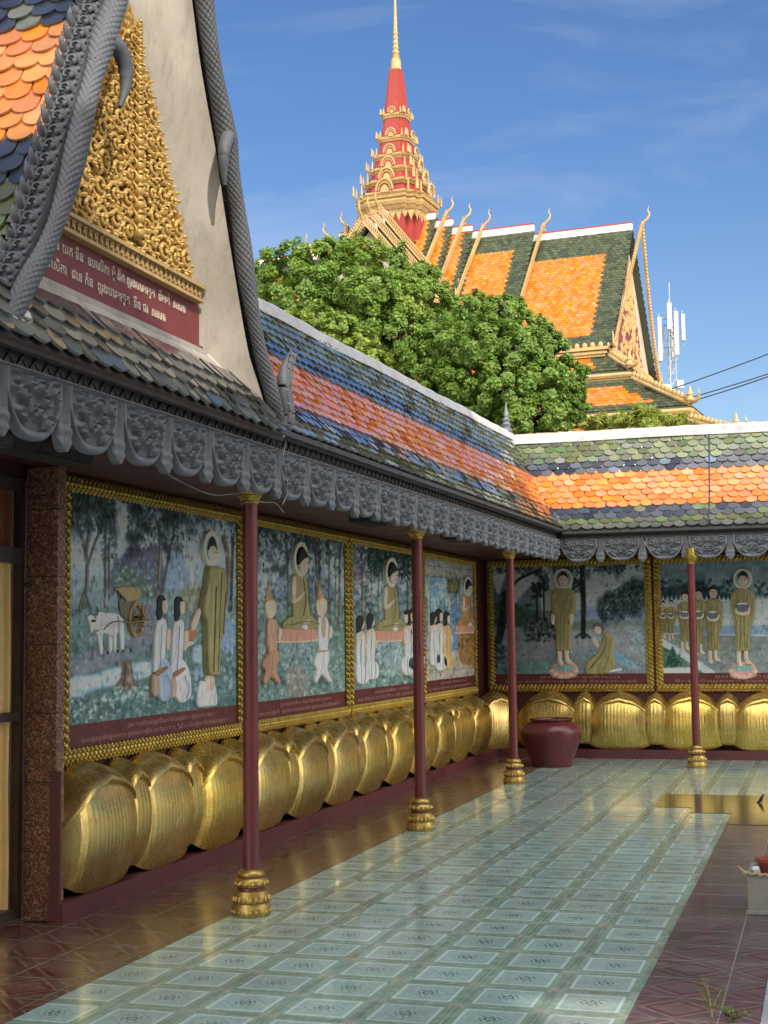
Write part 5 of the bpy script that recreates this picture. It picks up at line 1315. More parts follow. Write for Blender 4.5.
# ------------------------------------------------------------------ main temple far behind: local X along the ridge, -Y towards the viewer
TA = R(-85)
e1 = np.array([-math.sin(TA), -math.cos(TA), 0]); trot = math.atan2(e1[1], e1[0])
t = empty('temple', (-14.19, 51.07, 0), trot, 'large temple with orange and green tiled tiers, gold gable edges and red spire', 'temple')
FAR = [M['t_far_orange'], M['t_far_green'], M['plaster_white']]
GW = M['gold_ochre']
def tier(x0, x1, zr, ze, wr, name, panel=True, dz=.0, sides=(-1, 1), margin=.9, lean=.55):
    """one roof tier between x0 and x1, ridge height zr, eave height ze at half width wr; a gable at x1"""
    sgn = 1 if x1 > x0 else -1
    prof = [(wr*(1-f)+.0, ze+(zr-ze)*(f**1.08)) for f in np.linspace(0, 1, 9)]
    for s_ in sides:
        b = MB(); lo, hi = min(x0, x1), max(x0, x1); n = int(math.hypot(wr, zr-ze)/.15)
        def mf(k, x, z):
            fx = (x-lo)/(hi-lo); fz = k/n
            mx = min(.22, margin/(hi-lo))
            return 0 if (mx < fx < 1-mx and .10 < fz < .80) or (hi-lo < 1.2 and .25 < fx < .7) else 1
        tile_strip(b, (0, 0, 0), (1, 0, 0), (0, s_, 0), prof, lambda a: lo, lambda a: hi, mf, w=.18, exp=.15, thick=.02, lift=.022)
        for (a0, z0), (a1, z1) in zip(prof[:-1], prof[1:]): b.slab([(lo, s_*a0, z0), (hi, s_*a0, z0), (hi, s_*a1, z1), (lo, s_*a1, z1)], (0, -s_*.06, -.05), 1)
        b.build('roof_tier', FAR, t)
    b = MB().box(min(x0, x1), max(x0, x1), -.09, .09, zr-.10, zr+.20, 0); b.build('ridge_band', M['plaster_white'], t)
    MB().box(min(x0, x1), max(x0, x1), -.10, .10, zr+.202, zr+.26).build('ridge_trim', M['spire_red'], t)
    # gable edge boards with crests, chofa finial
    b = MB()
    for s_ in (-1, 1):
        pts = [(x1+sgn*(.05+lean*((z-ze)/(zr-ze))**1.5), s_*a, z+.05) for a, z in prof]
        P = np.array([[(px-sgn*.02, py, pz-.10), (px-sgn*.02, py+s_*.05, pz+.08), (px+sgn*.07, py+s_*.05, pz+.06), (px+sgn*.07, py, pz-.10), (px-sgn*.02, py, pz-.10)] for px, py, pz in pts])
        b.grid(P)
        ln = 0
        Q = spline(pts, 6)
        for k in range(0, len(Q)-1):
            q = Q[k]; d_ = Q[k+1]-q; d_ /= np.linalg.norm(d_)
            b.tube([q+np.array([sgn*.07, 0, .08]), q+np.array([sgn*.07, s_*.06, .20])-d_*.02, q+np.array([sgn*.07, s_*.07, .27])+d_*.10], [.05, .04, .008], 5)
        e_ = pts[0]; b.tube(spline([(e_[0]+sgn*.07, e_[1], e_[2]), (e_[0]+sgn*.07, e_[1]+s_*.22, e_[2]-.08), (e_[0]+sgn*.07, e_[1]+s_*.36, e_[2]+.05), (e_[0]+sgn*.07, e_[1]+s_*.40, e_[2]+.45)], 6), np.linspace(.10, .02, 19), 7)
    b.build('gable_edge', GW, t, smooth=True, auto=50)
    xt = x1+sgn*(.05+lean)
    ch = spline([(xt, 0, zr+.05), (xt+sgn*.10, 0, zr+.18), (xt+sgn*.28, 0, zr+.34), (xt+sgn*.35, 0, zr+.52), (xt+sgn*.29, 0, zr+.66), (xt+sgn*.34, 0, zr+.84)], 7)
    MB().tube(ch, np.interp(np.linspace(0, 1, len(ch)), [0, .2, .55, .75, 1], [.085, .065, .04, .032, .008]), 8, up=(0, 1, 0)).build('roof_finial', GW, t, smooth=True)
    # recessed pediment
    MB().prism([(x1-sgn*.25, -wr*.93, ze), (x1-sgn*.25, wr*.93, ze), (x1-sgn*.25, 0, zr-.25)], (-sgn*.2, 0, 0)).build('gable_soffit', M['plaster'], t)
    b = MB().prism([(x1-sgn*.20, -wr*.56, ze+.1), (x1-sgn*.20, wr*.56, ze+.1), (x1-sgn*.20, 0, zr-1.1)], (-sgn*.04, 0, 0), 0)
    q = np.random.default_rng(3)
    for k in range(300):
        z = q.uniform(ze+.15, zr-1.3); w = wr*.53*(zr-1.1-z)/(zr-1.1-ze); y = q.uniform(-w, w); b.ball((x1-sgn*.19, y, z), (.05, .10, .13), 6, 4, 1)
    b.build('gable_pediment', [M['sign_red'], GW], t)
SLP = (18.1-12.45)/4.15
# right wing, long tiers first
tier(5.0, 10.15, 18.05, 12.45, 4.15, 'E', lean=.30)
tier(2.9, 6.05, 18.50, 13.9, 3.35, 'D', lean=.3)
tier(2.2, 3.35, 18.78, 14.6, 3.1, 'C', margin=.3, lean=.4)
tier(1.6, 2.50, 19.16, 15.2, 2.9, 'B', margin=.3, lean=.4)
tier(.9, 1.72, 19.55, 15.8, 2.7, 'A', margin=.3, lean=.4)
for a, b_, c, d_, e in ((-.9, -1.9, 19.55, 15.8, 2.7), (-1.7, -2.75, 19.16, 15.2, 2.9), (-2.5, -3.6, 18.78, 14.6, 3.1), (-3.3, -6.8, 18.42, 13.9, 3.35), (-5.4, -11.2, 17.95, 12.45, 4.15)):
    tier(a, b_, c, d_, e, 'w', lean=.4)
# front and rear cross wings
def cross(y0, y1, zr, ze, wr):
    sg = -1 if y1 < y0 else 1
    n0 = len(t.children); before = set(t.children)
    tier(0, abs(y1), zr, ze, wr, 'x', lean=.4)
    for ch in set(t.children)-before: ch.rotation_euler = (0, 0, -PI/2 if sg < 0 else PI/2)
for y, zr, ze in ((-1.75, 19.45, 15.8), (-2.6, 19.0, 15.2), (-3.5, 18.55, 14.6)): cross(0, y, zr, ze, 2.6+abs(y)*.2)
# skirt roofs: hipped rings, cornices with crest
def ring(ci, zi, co_, zo, mats=True):
    (xi, wi), (xo, wo) = ci, co_
    b = MB(); n = max(3, int(math.hypot(wo-wi, zi-zo)/.22))
    prof = [(wo-(wo-wi)*f, zo+(zi-zo)*(.88*f+.12*f*f)) for f in np.linspace(0, 1, 6)]
    k_ = (xo-xi)/(wo-wi)
    for s_ in (-1, 1):
        xe = lambda a: xi+(a-wi)*k_
        def mf(k, x, z):
            a = wo-(wo-wi)*k/n
            return 0 if (.12 < k/n < .80 and abs(x) < xe(a)-1.0) else 1
        tile_strip(b, (0, 0, 0), (1, 0, 0), (0, s_, 0), prof, lambda a: -xe(a), lambda a: xe(a), mf, w=.26, exp=.22, thick=.02, lift=.03)
        profx = [(xo-(xo-xi)*f, zo+(zi-zo)*(.88*f+.12*f*f)) for f in np.linspace(0, 1, 6)]
        ye = lambda a: wi+(a-xi)/k_
        tile_strip(b, (0, 0, 0), (0, 1, 0), (s_, 0, 0), profx, lambda a: -ye(a), lambda a: ye(a), lambda k, x, z: 0 if (.12 < k/n < .8 and abs(x) < wi-.6) else 1, w=.26, exp=.22, thick=.02, lift=.03)
        for (a0, z0), (a1, z1) in zip(prof[:-1], prof[1:]): b.slab([(-xe(a0), s_*a0, z0), (xe(a0), s_*a0, z0), (xe(a1), s_*a1, z1), (-xe(a1), s_*a1, z1)], (0, 0, -.06), 1)
        for (a0, z0), (a1, z1) in zip(profx[:-1], profx[1:]): b.slab([(s_*a0, -ye(a0), z0), (s_*a0, ye(a0), z0), (s_*a1, ye(a1), z1), (s_*a1, -ye(a1), z1)], (0, 0, -.06), 1)
    b.build('skirt_roof', FAR, t)
    for sx in (-1, 1):
        for sy in (-1, 1):
            b = MB()
            P0 = np.array([sx*xi, sy*wi, zi+.06]); P1 = np.array([sx*xo, sy*wo, zo+.06])
            b.tube([P0, .5*(P0+P1)+np.array([0, 0, -.02]), P1], .10, 8)
            for k in range(int(np.linalg.norm(P1-P0)/.22)):
                q = P0+(P1-P0)*(k+.5)*.22/np.linalg.norm(P1-P0); b.ball(q+np.array([0, 0, .17]), (.08, .08, .12), 6, 4)
            b.lathe([(.12, 0), (.12, .07), (.16, .12), (.12, .2), (.09, .26), (.12, .32), (.07, .42), (.02, .62)], P1+np.array([0, 0, .02]), 10)
            b.tube(spline([P1+np.array([sx*.1, sy*.1, .1]), P1+np.array([sx*.26, sy*.2, .10]), P1+np.array([sx*.36, sy*.28, .26]), P1+np.array([sx*.32, sy*.24, .5])], 6), np.linspace(.10, .015, 19), 7)
            b.build('hip_ridge', GW, t, smooth=True, auto=50)
    MB().tube([(xo+.03, -wo-.03, zo-.16), (xo+.03, wo+.03, zo-.16)], .10, 6).tube([(-xo-.03, -wo-.03, zo-.16), (xo+.03, -wo-.03, zo-.16)], .10, 6).box(-xo-.02, xo+.02, -wo-.02, wo+.02, zo-.42, zo-.17).build('cornice', GW, t)
def cornice(x, w, z0, z1):
    b = MB().box(-x, x, -w, w, z0, z1).box(-x-.14, x+.14, -w-.14, w+.14, z1, z1+.12).box(-x-.07, x+.07, -w-.07, w+.07, z0+.10, z0+.2)
    for k in range(int(2*x/.3)): b.ball((-x+.15+k*.3, -w-.1, z1+.18), (.10, .06, .13), 6, 4)
    for k in range(int(2*w/.3)):
        for sx in (-1, 1): b.ball((sx*(x+.1), -w+.15+k*.3, z1+.18), (.06, .10, .13), 6, 4)
    b.build('cornice', GW, t)
MB().box(-9.9, 9.9, -3.7, 3.7, 11.9, 12.46).build('wall', M['plaster'], t)
cornice(9.9, 4.30, 12.08, 12.32)
ring((10.05, 4.2), 12.05, (10.95, 4.95), 11.35)
cornice(10.75, 4.7, 10.95, 11.13)
ring((11.05, 5.0), 10.98, (13.45, 7.0), 9.55)
MB().box(-12.6, 12.6, -5.9, 5.9, 8.4, 9.25).build('wall', M['plaster_white'], t)
ring((13.1, 6.75), 9.10, (15.2, 8.6), 8.25)
MB().box(-14, 14, -7.4, 7.4, 0, 8.25).build('wall', M['plaster'], t)
# spire: redented square storeys
def redent(h, k=.86, k2=.93):
    a, b_, c = h*k*.80, h*k2*.90, h
    q = [(c, a*.9), (b_, a*.9), (b_, b_), (a*.9, b_), (a*.9, c)]
    out = []
    for i in range(4):
        ca, sa = math.cos(i*PI/2), math.sin(i*PI/2); out += [(x*ca-y*sa, x*sa+y*ca) for x, y in q]
    return out
def block(b, h0, h1, z0, z1, m=0):
    p0 = redent(h0); p1 = redent(h1); n = len(p0)
    v = [(x, y, z0) for x, y in p0]+[(x, y, z1) for x, y in p1]
    b.add(v, [list(range(n))[::-1], list(range(n, 2*n))]+[(i, (i+1) % n, n+(i+1) % n, n+i) for i in range(n)], m)
sp = empty('spire', (0, 0, 0)); sp.parent = t
b = MB(); block(b, 1.50, 1.56, 14.5, 19.6)
for h0, h1, z0, z1 in ((1.50, 1.36, 20.4, 21.0), (1.30, 1.16, 21.05, 21.65), (1.10, .96, 21.65, 22.3), (.92, .74, 22.3, 23.1), (.74, .58, 23.1, 24.2), (.58, .33, 24.2, 26.3)): block(b, h0, h1, z0, z1)
sp.scale = (.82, .82, 1.0)
b.build('spire_body', M['spire_red'], sp)
b = MB()
def gallery(h, z, hh, arch):
    block(b, h*.97, h*1.02, z-.07, z+.02); block(b, h*1.05, h*1.08, z+.02, z+.08); block(b, h*1.01, h*.99, z+.08, z+.08+hh*.16)
    for i in range(4):
        a = i*PI/2; ca, sa = math.cos(a), math.sin(a)
        def tr(p): return (p[0]*ca-p[1]*sa, p[0]*sa+p[1]*ca, p[2])
        th = np.linspace(0, PI, 15)
        for rr, wd, o_ in ((arch, arch*.13, .06), (arch*.72, arch*.07, .04)):
            b.tube([tr((rr*math.cos(q_)*1.1, -h*1.02-o_, z+.12+hh*.12+rr*1.15*math.sin(q_))) for q_ in th], wd, 6, up=tr((0, 1, 0)))
        b.prism([tr((arch*.55*math.cos(q_), -h*1.0, z+.12+arch*.75*math.sin(q_))) for q_ in th], tr((0, -.06, 0)))
        for k in (-1, -.74, .74, 1):
            p = tr((h*.97*k, -h*1.0, z+.1)); b.lathe([(.05, 0), (.06, hh*.2), (.04, hh*.35), (.045, hh*.45), (.01, hh*.75)], p, 6)
# big bracketed crown
for h0, h1, z0, z1 in ((1.58, 1.66, 19.55, 19.70), (1.68, 1.80, 19.72, 19.88), (1.82, 1.90, 19.90, 20.05), (1.84, 1.80, 20.05, 20.2), (1.90, 1.94, 20.2, 20.32)): block(b, h0, h1, z0, z1)
for i in range(4):
    a = i*PI/2; ca, sa = math.cos(a), math.sin(a)
    for k in range(9):
        x = -1.35+2.7*k/8; L = .42 if k % 2 == 0 else .28
        b.add([(px*ca-py*sa, px*sa+py*ca, pz) for px, py, pz in ((x-.17, -1.62, 19.6), (x+.17, -1.62, 19.6), (x, -1.60, 19.6-L), (x-.17, -1.50, 19.6), (x+.17, -1.50, 19.6))], [(0, 2, 1), (3, 4, 2), (0, 3, 2), (1, 2, 4)])
gallery(1.80, 20.34, .62, .42); gallery(1.50, 20.95, .56, .38); gallery(1.26, 21.55, .52, .34); gallery(1.04, 22.2, .48, .30); gallery(.84, 23.02, .44, .26); gallery(.66, 24.1, .38, .20)
b.build('spire_ornament', GW, sp, smooth=True, auto=35)
pf = [(.27, 26.25), (.31, 26.32), (.28, 26.5), (.27, 26.75), (.18, 26.85), (.21, 26.95)]
z = 27.0; r_ = .20
for k in range(8): pf += [(r_*.72, z), (r_, z+.10), (r_*.72, z+.20)]; z += .22; r_ *= .91
pf += [(.07, z), (.08, z+.12), (.06, z+.9), (.04, z+2.2), (.02, z+3.4), (.005, z+4.3)]
MB().lathe(pf, n=16).build('spire_needle', GW, sp, smooth=True, auto=40)
t_far = t

# ------------------------------------------------------------------ trees
def leaves(name, clumps, n, size, mats, parent, seed, thin=.55, shell=.72, wts=None):
    q = np.random.default_rng(seed)
    cl = np.asarray(clumps, float); vol = cl[:, 3]**2; pick = q.choice(len(cl), n, p=vol/vol.sum())
    d = q.normal(size=(n, 3)); d /= np.linalg.norm(d, axis=1)[:, None]
    # each clump is itself a cluster of twigs
    tw = q.normal(size=(len(cl), 46, 3)); tw /= np.linalg.norm(tw, axis=2)[:, :, None]; tw *= (shell+(1-shell)*q.random((len(cl), 46, 1)))*q.uniform(.82, 1.16, (len(cl), 46, 1))
    wi = q.integers(0, 46, n); base = tw[pick, wi]
    R_ = cl[pick, 3]
    pos = cl[pick, :3]+R_[:, None]*base*np.array([1, 1, .82])+d*(R_*.21)[:, None]*q.random((n, 1))**.5
    out = pos-cl[pick, :3]; out /= np.linalg.norm(out, axis=1)[:, None]+1e-6
    nrm = out*.95+np.array([.12, -.15, .55])+q.normal(size=(n, 3))*.42; nrm /= np.linalg.norm(nrm, axis=1)[:, None]
    ax = np.cross(nrm, q.normal(size=(n, 3))); ax /= np.linalg.norm(ax, axis=1)[:, None]; ay = np.cross(nrm, ax)
    L = size*q.uniform(.65, 1.3, n)[:, None]; Wd = L*thin
    fold = nrm*L*.12
    V = np.stack([pos-ax*L*.5, pos-ay*Wd*.5-fold*.5, pos+ax*L*.5-fold, pos+ay*Wd*.5-fold*.5], 1).reshape(-1, 3)
    me = bpy.data.meshes.new(name); me.vertices.add(4*n); me.vertices.foreach_set('co', V.ravel())
    me.loops.add(4*n); me.loops.foreach_set('vertex_index', np.arange(4*n, dtype=np.int32))
    me.polygons.add(n); me.polygons.foreach_set('loop_start', np.arange(0, 4*n, 4, dtype=np.int32)); 
    for m_ in mats: me.materials.append(m_)
    mi = (q.random((len(cl)))*len(mats)).astype(int)
    w = wts if wts is not None else [1/len(mats)]*len(mats)
    mi = np.where(q.random(n) < .6, q.choice(len(mats), len(cl), p=w)[pick], q.choice(len(mats), n, p=w))
    me.polygons.foreach_set('material_index', mi.astype(np.int32)); me.update(calc_edges=True); me.validate()
    o_ = bpy.data.objects.new(name, me); COL.objects.link(o_); o_.parent = parent
    return o_
def tree(name, foot, clumps_px, depth, n, size, mats, wts, label, seed, cat='tree'):
    r = empty(name, (foot[0], foot[1], -.06), 0, label, cat)
    q = np.random.default_rng(seed); cl = []
    for (u, v, rp, dd) in clumps_px:
        P = at(u, v, 1, depth+dd); rad = rp*np.linalg.norm(P-CAM)/FPX; cl.append([P[0]-foot[0], P[1]-foot[1], P[2]+.06, rad])
    cl = np.array(cl)
    b = MB(); top = cl[:, 2].max()
    zf = cl[:, 2].min()*.75
    b.tube(spline([(0, 0, 0), (.06, .03, zf*.4), (-.05, .05, zf), (.1, 0, zf+(top-zf)*.5)], 6), np.linspace(.32, .10, 19), 10)
    for c in cl:
        st = np.array([.0, .03, zf*(.8+.25*q.random())]); md = st*.5+c[:3]*.5+np.array([0, 0, -.25*c[3]])
        b.tube(spline([st, md, c[:3]], 5), np.linspace(.09, .014, 11), 6)
        for k in range(4):
            d_ = q.normal(size=3); d_ /= np.linalg.norm(d_); b.tube([c[:3], c[:3]+d_*c[3]*.75], [.016, .005], 4)
    b.build('trunk', M['bark'], r, smooth=True)
    leaves('crown', cl, n, size, mats, r, seed, wts=wts)
    return r
D1 = [(262, 285, 26, 1), (285, 268, 28, 0), (312, 258, 26, .6), (340, 256, 24, 1.2), (366, 258, 26, 0), (392, 268, 26, .8), (415, 278, 24, 1.5), (275, 310, 34, -.6), (306, 294, 34, -.8), (338, 288, 34, -.4), (370, 292, 36, -.9), (400, 304, 34, -.3), (430, 298, 26, 1), (395, 334, 38, -.6), (425, 330, 30, .6), (360, 330, 36, -.5), (320, 325, 36, -.2), (440, 350, 34, 0), (410, 370, 36, 0), (370, 370, 36, .4), (455, 312, 22, 1.4)]
tree('broadleaf_tree', (-6.9, 27.0), D1, 27, 125000, .104, [M['leaf'], M['leaf_deep'], M['leaf_light']], [.6, .28, .12], 'broad green tree with domed crown left of the red spire', 3)
D2 = [(478, 312, 24, .4), (505, 312, 22, 0), (528, 330, 24, .3), (548, 352, 24, 0), (566, 378, 24, .2), (572, 406, 20, .4), (455, 345, 28, -.3), (486, 345, 32, -.8), (516, 356, 32, -.9), (540, 382, 30, -.8), (552, 410, 28, -.6), (470, 380, 32, -.6), (502, 388, 34, -1), (525, 412, 30, -.8), (480, 414, 32, -.6), (445, 385, 30, 0), (548, 430, 26, 0), (505, 430, 30, -.4), (455, 415, 28, -.2), (430, 405, 26, 0)]
tree('broadleaf_tree', (-2.6, 24.2), D2, 24, 120000, .096, [M['leaf'], M['leaf_deep'], M['leaf_light']], [.58, .36, .06], 'dense green tree with rounded crown behind the roof corner finial', 4)
D3 = [(295, 326, 20, 0), (318, 318, 20, .2), (338, 328, 20, 0), (358, 344, 20, .1), (374, 362, 18, 0), (330, 350, 24, 0), (305, 345, 22, .1), (355, 372, 22, 0), (385, 382, 16, .2)]
tree('young_tree', (-5.6, 20.6), D3, 20.5, 26000, .100, [M['leaf_light'], M['leaf']], [.75, .25], 'bright yellow green young tree just behind the left gallery ridge', 5)
# bamboo clumps before the temple
def bamboo(foot, px, depth, seed, label):
    r = empty('bamboo', (foot[0], foot[1], -.06), 0, label, 'bamboo', 'bamboo clumps behind the back roof'); q = np.random.default_rng(seed); b = MB(); cl = []
    for (u, v, rp) in px:
        P = at(u, v, 1, depth+q.uniform(-.5, .5)); rad = rp*np.linalg.norm(P-CAM)/FPX; c = np.array([P[0]-foot[0], P[1]-foot[1], P[2]+.06]); cl.append([*c, rad])
        b.tube(spline([(q.normal()*.25, q.normal()*.25, 0), (c[0]*.5, c[1]*.5, c[2]*.6), c], 6), np.linspace(.035, .012, 13), 6)
    b.build('stalk', M['stem'], r); leaves('foliage', cl, 420*len(px), .26, [M['leaf_bamboo'], M['leaf_light']], r, seed, thin=.16, shell=.2, wts=[.7, .3])
bamboo((.2, 34, 0), [(600, 420, 13), (592, 432, 12), (612, 428, 12), (586, 422, 9)], 34, 8, 'low bamboo clump beside the dense tree, left of the other bamboo')
bamboo((1.6, 33, 0), [(622, 420, 14), (640, 412, 14), (634, 428, 14), (656, 416, 13), (650, 428, 14)], 33, 9, 'tall yellow green bamboo clump in the middle, before the temple skirt roof')
bamboo((2.6, 34, 0), [(668, 422, 12), (680, 420, 12), (690, 428, 11), (676, 430, 12)], 34, 10, 'small bamboo clump nearest the temple corner on the right')

# ------------------------------------------------------------------ antenna mast and wires
A0 = at(672, 385, 1, 100)
r = empty('antenna_mast', (A0[0], A0[1], 0), .3, 'steel mobile phone mast with white panel antennas right of the temple', 'antenna mast')
b = MB(); zt = 25.0
for k in range(3):
    a = k*2*PI/3; b.tube([(.55*math.cos(a), .55*math.sin(a), 0), (.28*math.cos(a), .28*math.sin(a), zt)], .06, 6)
for z in np.arange(1, zt, .9):
    for k in range(3):
        a, c = k*2*PI/3, (k+1)*2*PI/3; f0 = .55-.27*z/zt; b.tube([(f0*math.cos(a), f0*math.sin(a), z), (f0*math.cos(c), f0*math.sin(c), z+.8)], .025, 4)
b.tube([(0, 0, zt-1), (0, 0, zt+3.0)], .05, 6); b.build('lattice', M['steel'], r)
for (x, y, z0, h, w) in ((-.85, -.2, 21.0, 3.3, .30), (-.15, -.5, 23.3, 2.0, .34), (.35, -.4, 21.4, 3.3, .32), (1.0, .2, 22.6, 2.0, .28), (-.55, .5, 21.5, 2.4, .26), (.3, .7, 21.4, 2.8, .26)):
    MB().box(x-w/2, x+w/2, y-.1, y+.1, z0+1.0, z0+1.0+h).build('antenna_panel', M['antenna_white'], r)
    MB().tube([(x, y+.16, z0+.6), (x, y+.16, z0+1.3+h)], .05, 6).tube([(x, y+.16, z0+1.6), (0, 0, z0+1.6)], .04, 5).tube([(x, y+.16, z0+.9+h), (0, 0, z0+.9+h)], .04, 5).build('bracket', M['steel'], r)
for (x, y, z) in ((-.4, -.3, 19.6), (.55, -.3, 19.9), (.1, -.4, 18.8)): MB().box(x-.25, x+.25, y-.15, y+.15, z, z+.6).build('equipment_box', M['antenna_white'], r)
for (v0, v1, lb) in (((640, 400), (790, 343), 'topmost of the three thin power lines in the right sky'), ((655, 408), (790, 364), 'middle one of the three thin power lines in the right sky'), ((690, 402), (790, 366), 'lowest of the three thin power lines in the right sky')):
    a = at(*v0, 1, 46); c = at(*v1, 1, 45); d_ = (c-a); pts = [a+d_*f*1.6+np.array([0, 0, -.10*math.sin(PI*f)]) for f in np.linspace(-.6, 1.2, 30)]
    tag(MB().tube(pts, .022, 5).build('power_line', M['wire_black']), lb, 'power line', 'power lines in the sky')

# ------------------------------------------------------------------ small things in the yard
r = empty('ceramic_jar', (-.82, 12.52, 0), 0, 'big round maroon glazed jar against the back lotus petals', 'jar')
k = .80/.80
jp = spline([(.245, 0), (.262, .015), (.275, .05), (.31, .15), (.36, .27), (.398, .38), (.412, .45), (.400, .505), (.360, .55), (.305, .575), (.275, .584), (.268, .598), (.290, .612), (.298, .622), (.288, .631), (.262, .622), (.255, .58), (.30, .54), (.34, .45), (.25, .10), (.02, .06)], 5)
MB().lathe([tuple(q_) for q_ in jp], n=72).build('vessel', M['ceramic'], r, smooth=True)
r = empty('planter', (2.205, 2.76, 0), 0, 'square weathered concrete planter at the right edge of the path', 'planter')
b = MB(); b.box(0, .56, 0, .03, .0, .245).box(0, .03, .03, .50, 0, .245).box(.53, .56, .03, .50, 0, .245).box(.03, .53, .47, .50, 0, .245).box(-.012, .572, -.012, .0, .0, .028)
bo = b.build('box', M['concrete'], r); md = bo.modifiers.new('edge', 'BEVEL'); md.width = .006; md.segments = 2
MB().box(.031, .529, .031, .469, .0, .20).build('soil', M['soil'], r)
b = MB()
for s_ in range(34):
    x = -.01+.58*s_/33; b.ball((x, -.006, .252-.035*s_/33+.004*math.sin(s_*2.1)), (.014, .012, .010), 6, 4)
b.tube([(-.055, .02, .292), (-.02, .0, .262), (.02, -.005, .25)], [.004, .008, .010], 6)
tag(b.build('straw_rope', M['straw']), 'knotted pale straw rope lying along the planter rim', 'rope').location = (2.205, 2.76, 0)
r = empty('flower_pot', (2.36, 2.86, .205), 0, 'small dark red pot standing inside the concrete planter', 'pot')
MB().lathe([(.06, 0), (.065, .01), (.095, .10), (.105, .108), (.108, .13), (.098, .132), (.088, .10), (.03, .085)], n=28).build('pot', M['terracotta_red'], r, smooth=True, auto=40)
b = MB(); q = np.random.default_rng(2)
for k in range(5):
    a = q.uniform(0, 6.28); b.tube(spline([(0, 0, .08), (.03*math.cos(a), .03*math.sin(a), .16), (.08*math.cos(a), .08*math.sin(a), .22+.05*q.random())], 5), np.linspace(.004, .001, 11), 5)
b.build('twig', M['stem'], r)
o_ = MB().box(.0, .13, .0, .09, 0, .055).build('plastic_box', M['white_plastic']); o_.location = (2.225, 2.95, .2); md = o_.modifiers.new('e', 'BEVEL'); md.width = .015; md.segments = 3
tag(o_, 'small white plastic box lying in the planter beside the red pot', 'plastic box')
def weed(loc, n, h, seed, label, spread=.10):
    r = empty('weed', loc, 0, label, 'plant', 'weeds in the floor joint'); q = np.random.default_rng(seed); b = MB(); l_ = MB()
    for k in range(n):
        a = q.uniform(0, 6.28); hh = h*q.uniform(.5, 1); s_ = spread*q.uniform(.2, 1); P = spline([(0, 0, 0), (.3*s_*math.cos(a), .3*s_*math.sin(a), hh*.5), (s_*math.cos(a), s_*math.sin(a), hh)], 5)
        b.tube(P, np.linspace(.003, .0012, 11), 5)
        for j in range(3, 11, 1):
            p = P[j]; d_ = np.array([math.cos(a+q.normal()*1.4), math.sin(a+q.normal()*1.4), q.uniform(-.1, .5)]); L = q.uniform(.02, .045); w = np.cross(d_, (0, 0, 1)); w = w/np.linalg.norm(w)*L*.22
            l_.add([p, p+d_*L*.5+w, p+d_*L, p+d_*L*.5-w], [(0, 1, 2, 3)])
    b.build('stem', M['stem'], r); l_.build('leaf_cluster', M['leaf_weed'], r)
weed((2.17, .27, 0), 5, .20, 3, 'thin upright weed with a tall dry stalk growing by the path joint', .06)
weed((2.26, .24, 0), 9, .055, 4, 'low spreading green weed at the lower right path edge')
# little bird on the path
r = empty('bird', (2.045, 8.72, .004), R(-25), 'small dark bird standing on the far end of the purple path', 'bird')
b = MB(); sec = [(-.075, .022, .030), (-.05, .020, .036), (-.03, .026, .044), (0, .034, .058), (.03, .036, .072), (.048, .030, .086), (.060, .024, .100), (.070, .023, .110), (.082, .018, .113), (.092, .008, .111), (.108, .001, .107)]
V = []; n = 14
P = np.array([[(x, rr*.85*math.cos(a), z+rr*math.sin(a)) for a in np.linspace(0, 2*PI, n+1)] for x, rr, z in [(-.13, .004, .020), (-.10, .011, .024)]+sec])
b.grid(P)
for s_ in (-1, 1): b.tube([(.0, s_*.014, .045), (.004, s_*.016, .02), (.0, s_*.016, .0)], .0028, 5).tube([(-.008, s_*.016, .002), (.018, s_*.018, .002)], .002, 4)
b.build('body', M['bird'], r, smooth=True); r.scale = (.6, .6, .6); r.rotation_euler = (0, R(-24), R(-20))

# ------------------------------------------------------------------ added hall, unseen behind the viewer, shaped to keep the yard in shade
SH = np.array([-.65, .76]); SH /= np.linalg.norm(SH); PERP = np.array([SH[1], -SH[0]]); PERP = np.array([.76, .65])/np.hypot(.76, .65)
TE = .675; AD = 12.0
org = -SH*AD
hall = empty('hall', (org[0], org[1], 0), math.atan2(PERP[1], PERP[0]), 'added unseen hall behind the viewer, built to cast the courtyard shade', 'hall')
zq = lambda q_: q_+AD*TE
b = MB()
# local X = along PERP, local -Y = away from the yard
b.prism([(-10, 0, -.06), (1.15, 0, -.06), (1.15, 0, zq(4.72)), (-10, 0, zq(3.4)), (-10, 0, zq(3.3))], (0, -8, 0))
b.prism([(1.98, 0, -.06), (16, 0, -.06), (16, 0, zq(5.4)), (9.95, 0, zq(8.85)), (5.9, 0, zq(11.05)), (4.2, 0, zq(12.0)), (1.98, 0, zq(10.4))], (0, -8, 0))
b.prism([(1.15, -.002, zq(-.22)), (1.98, -.002, zq(-.64)), (1.98, -.002, zq(10.4)), (1.15, -.002, zq(9.9))], (0, -.1, 0))  # opening left under this piece throws the sun patch on the floor
b.build('wall', M['shade_hall_wall'], hall)

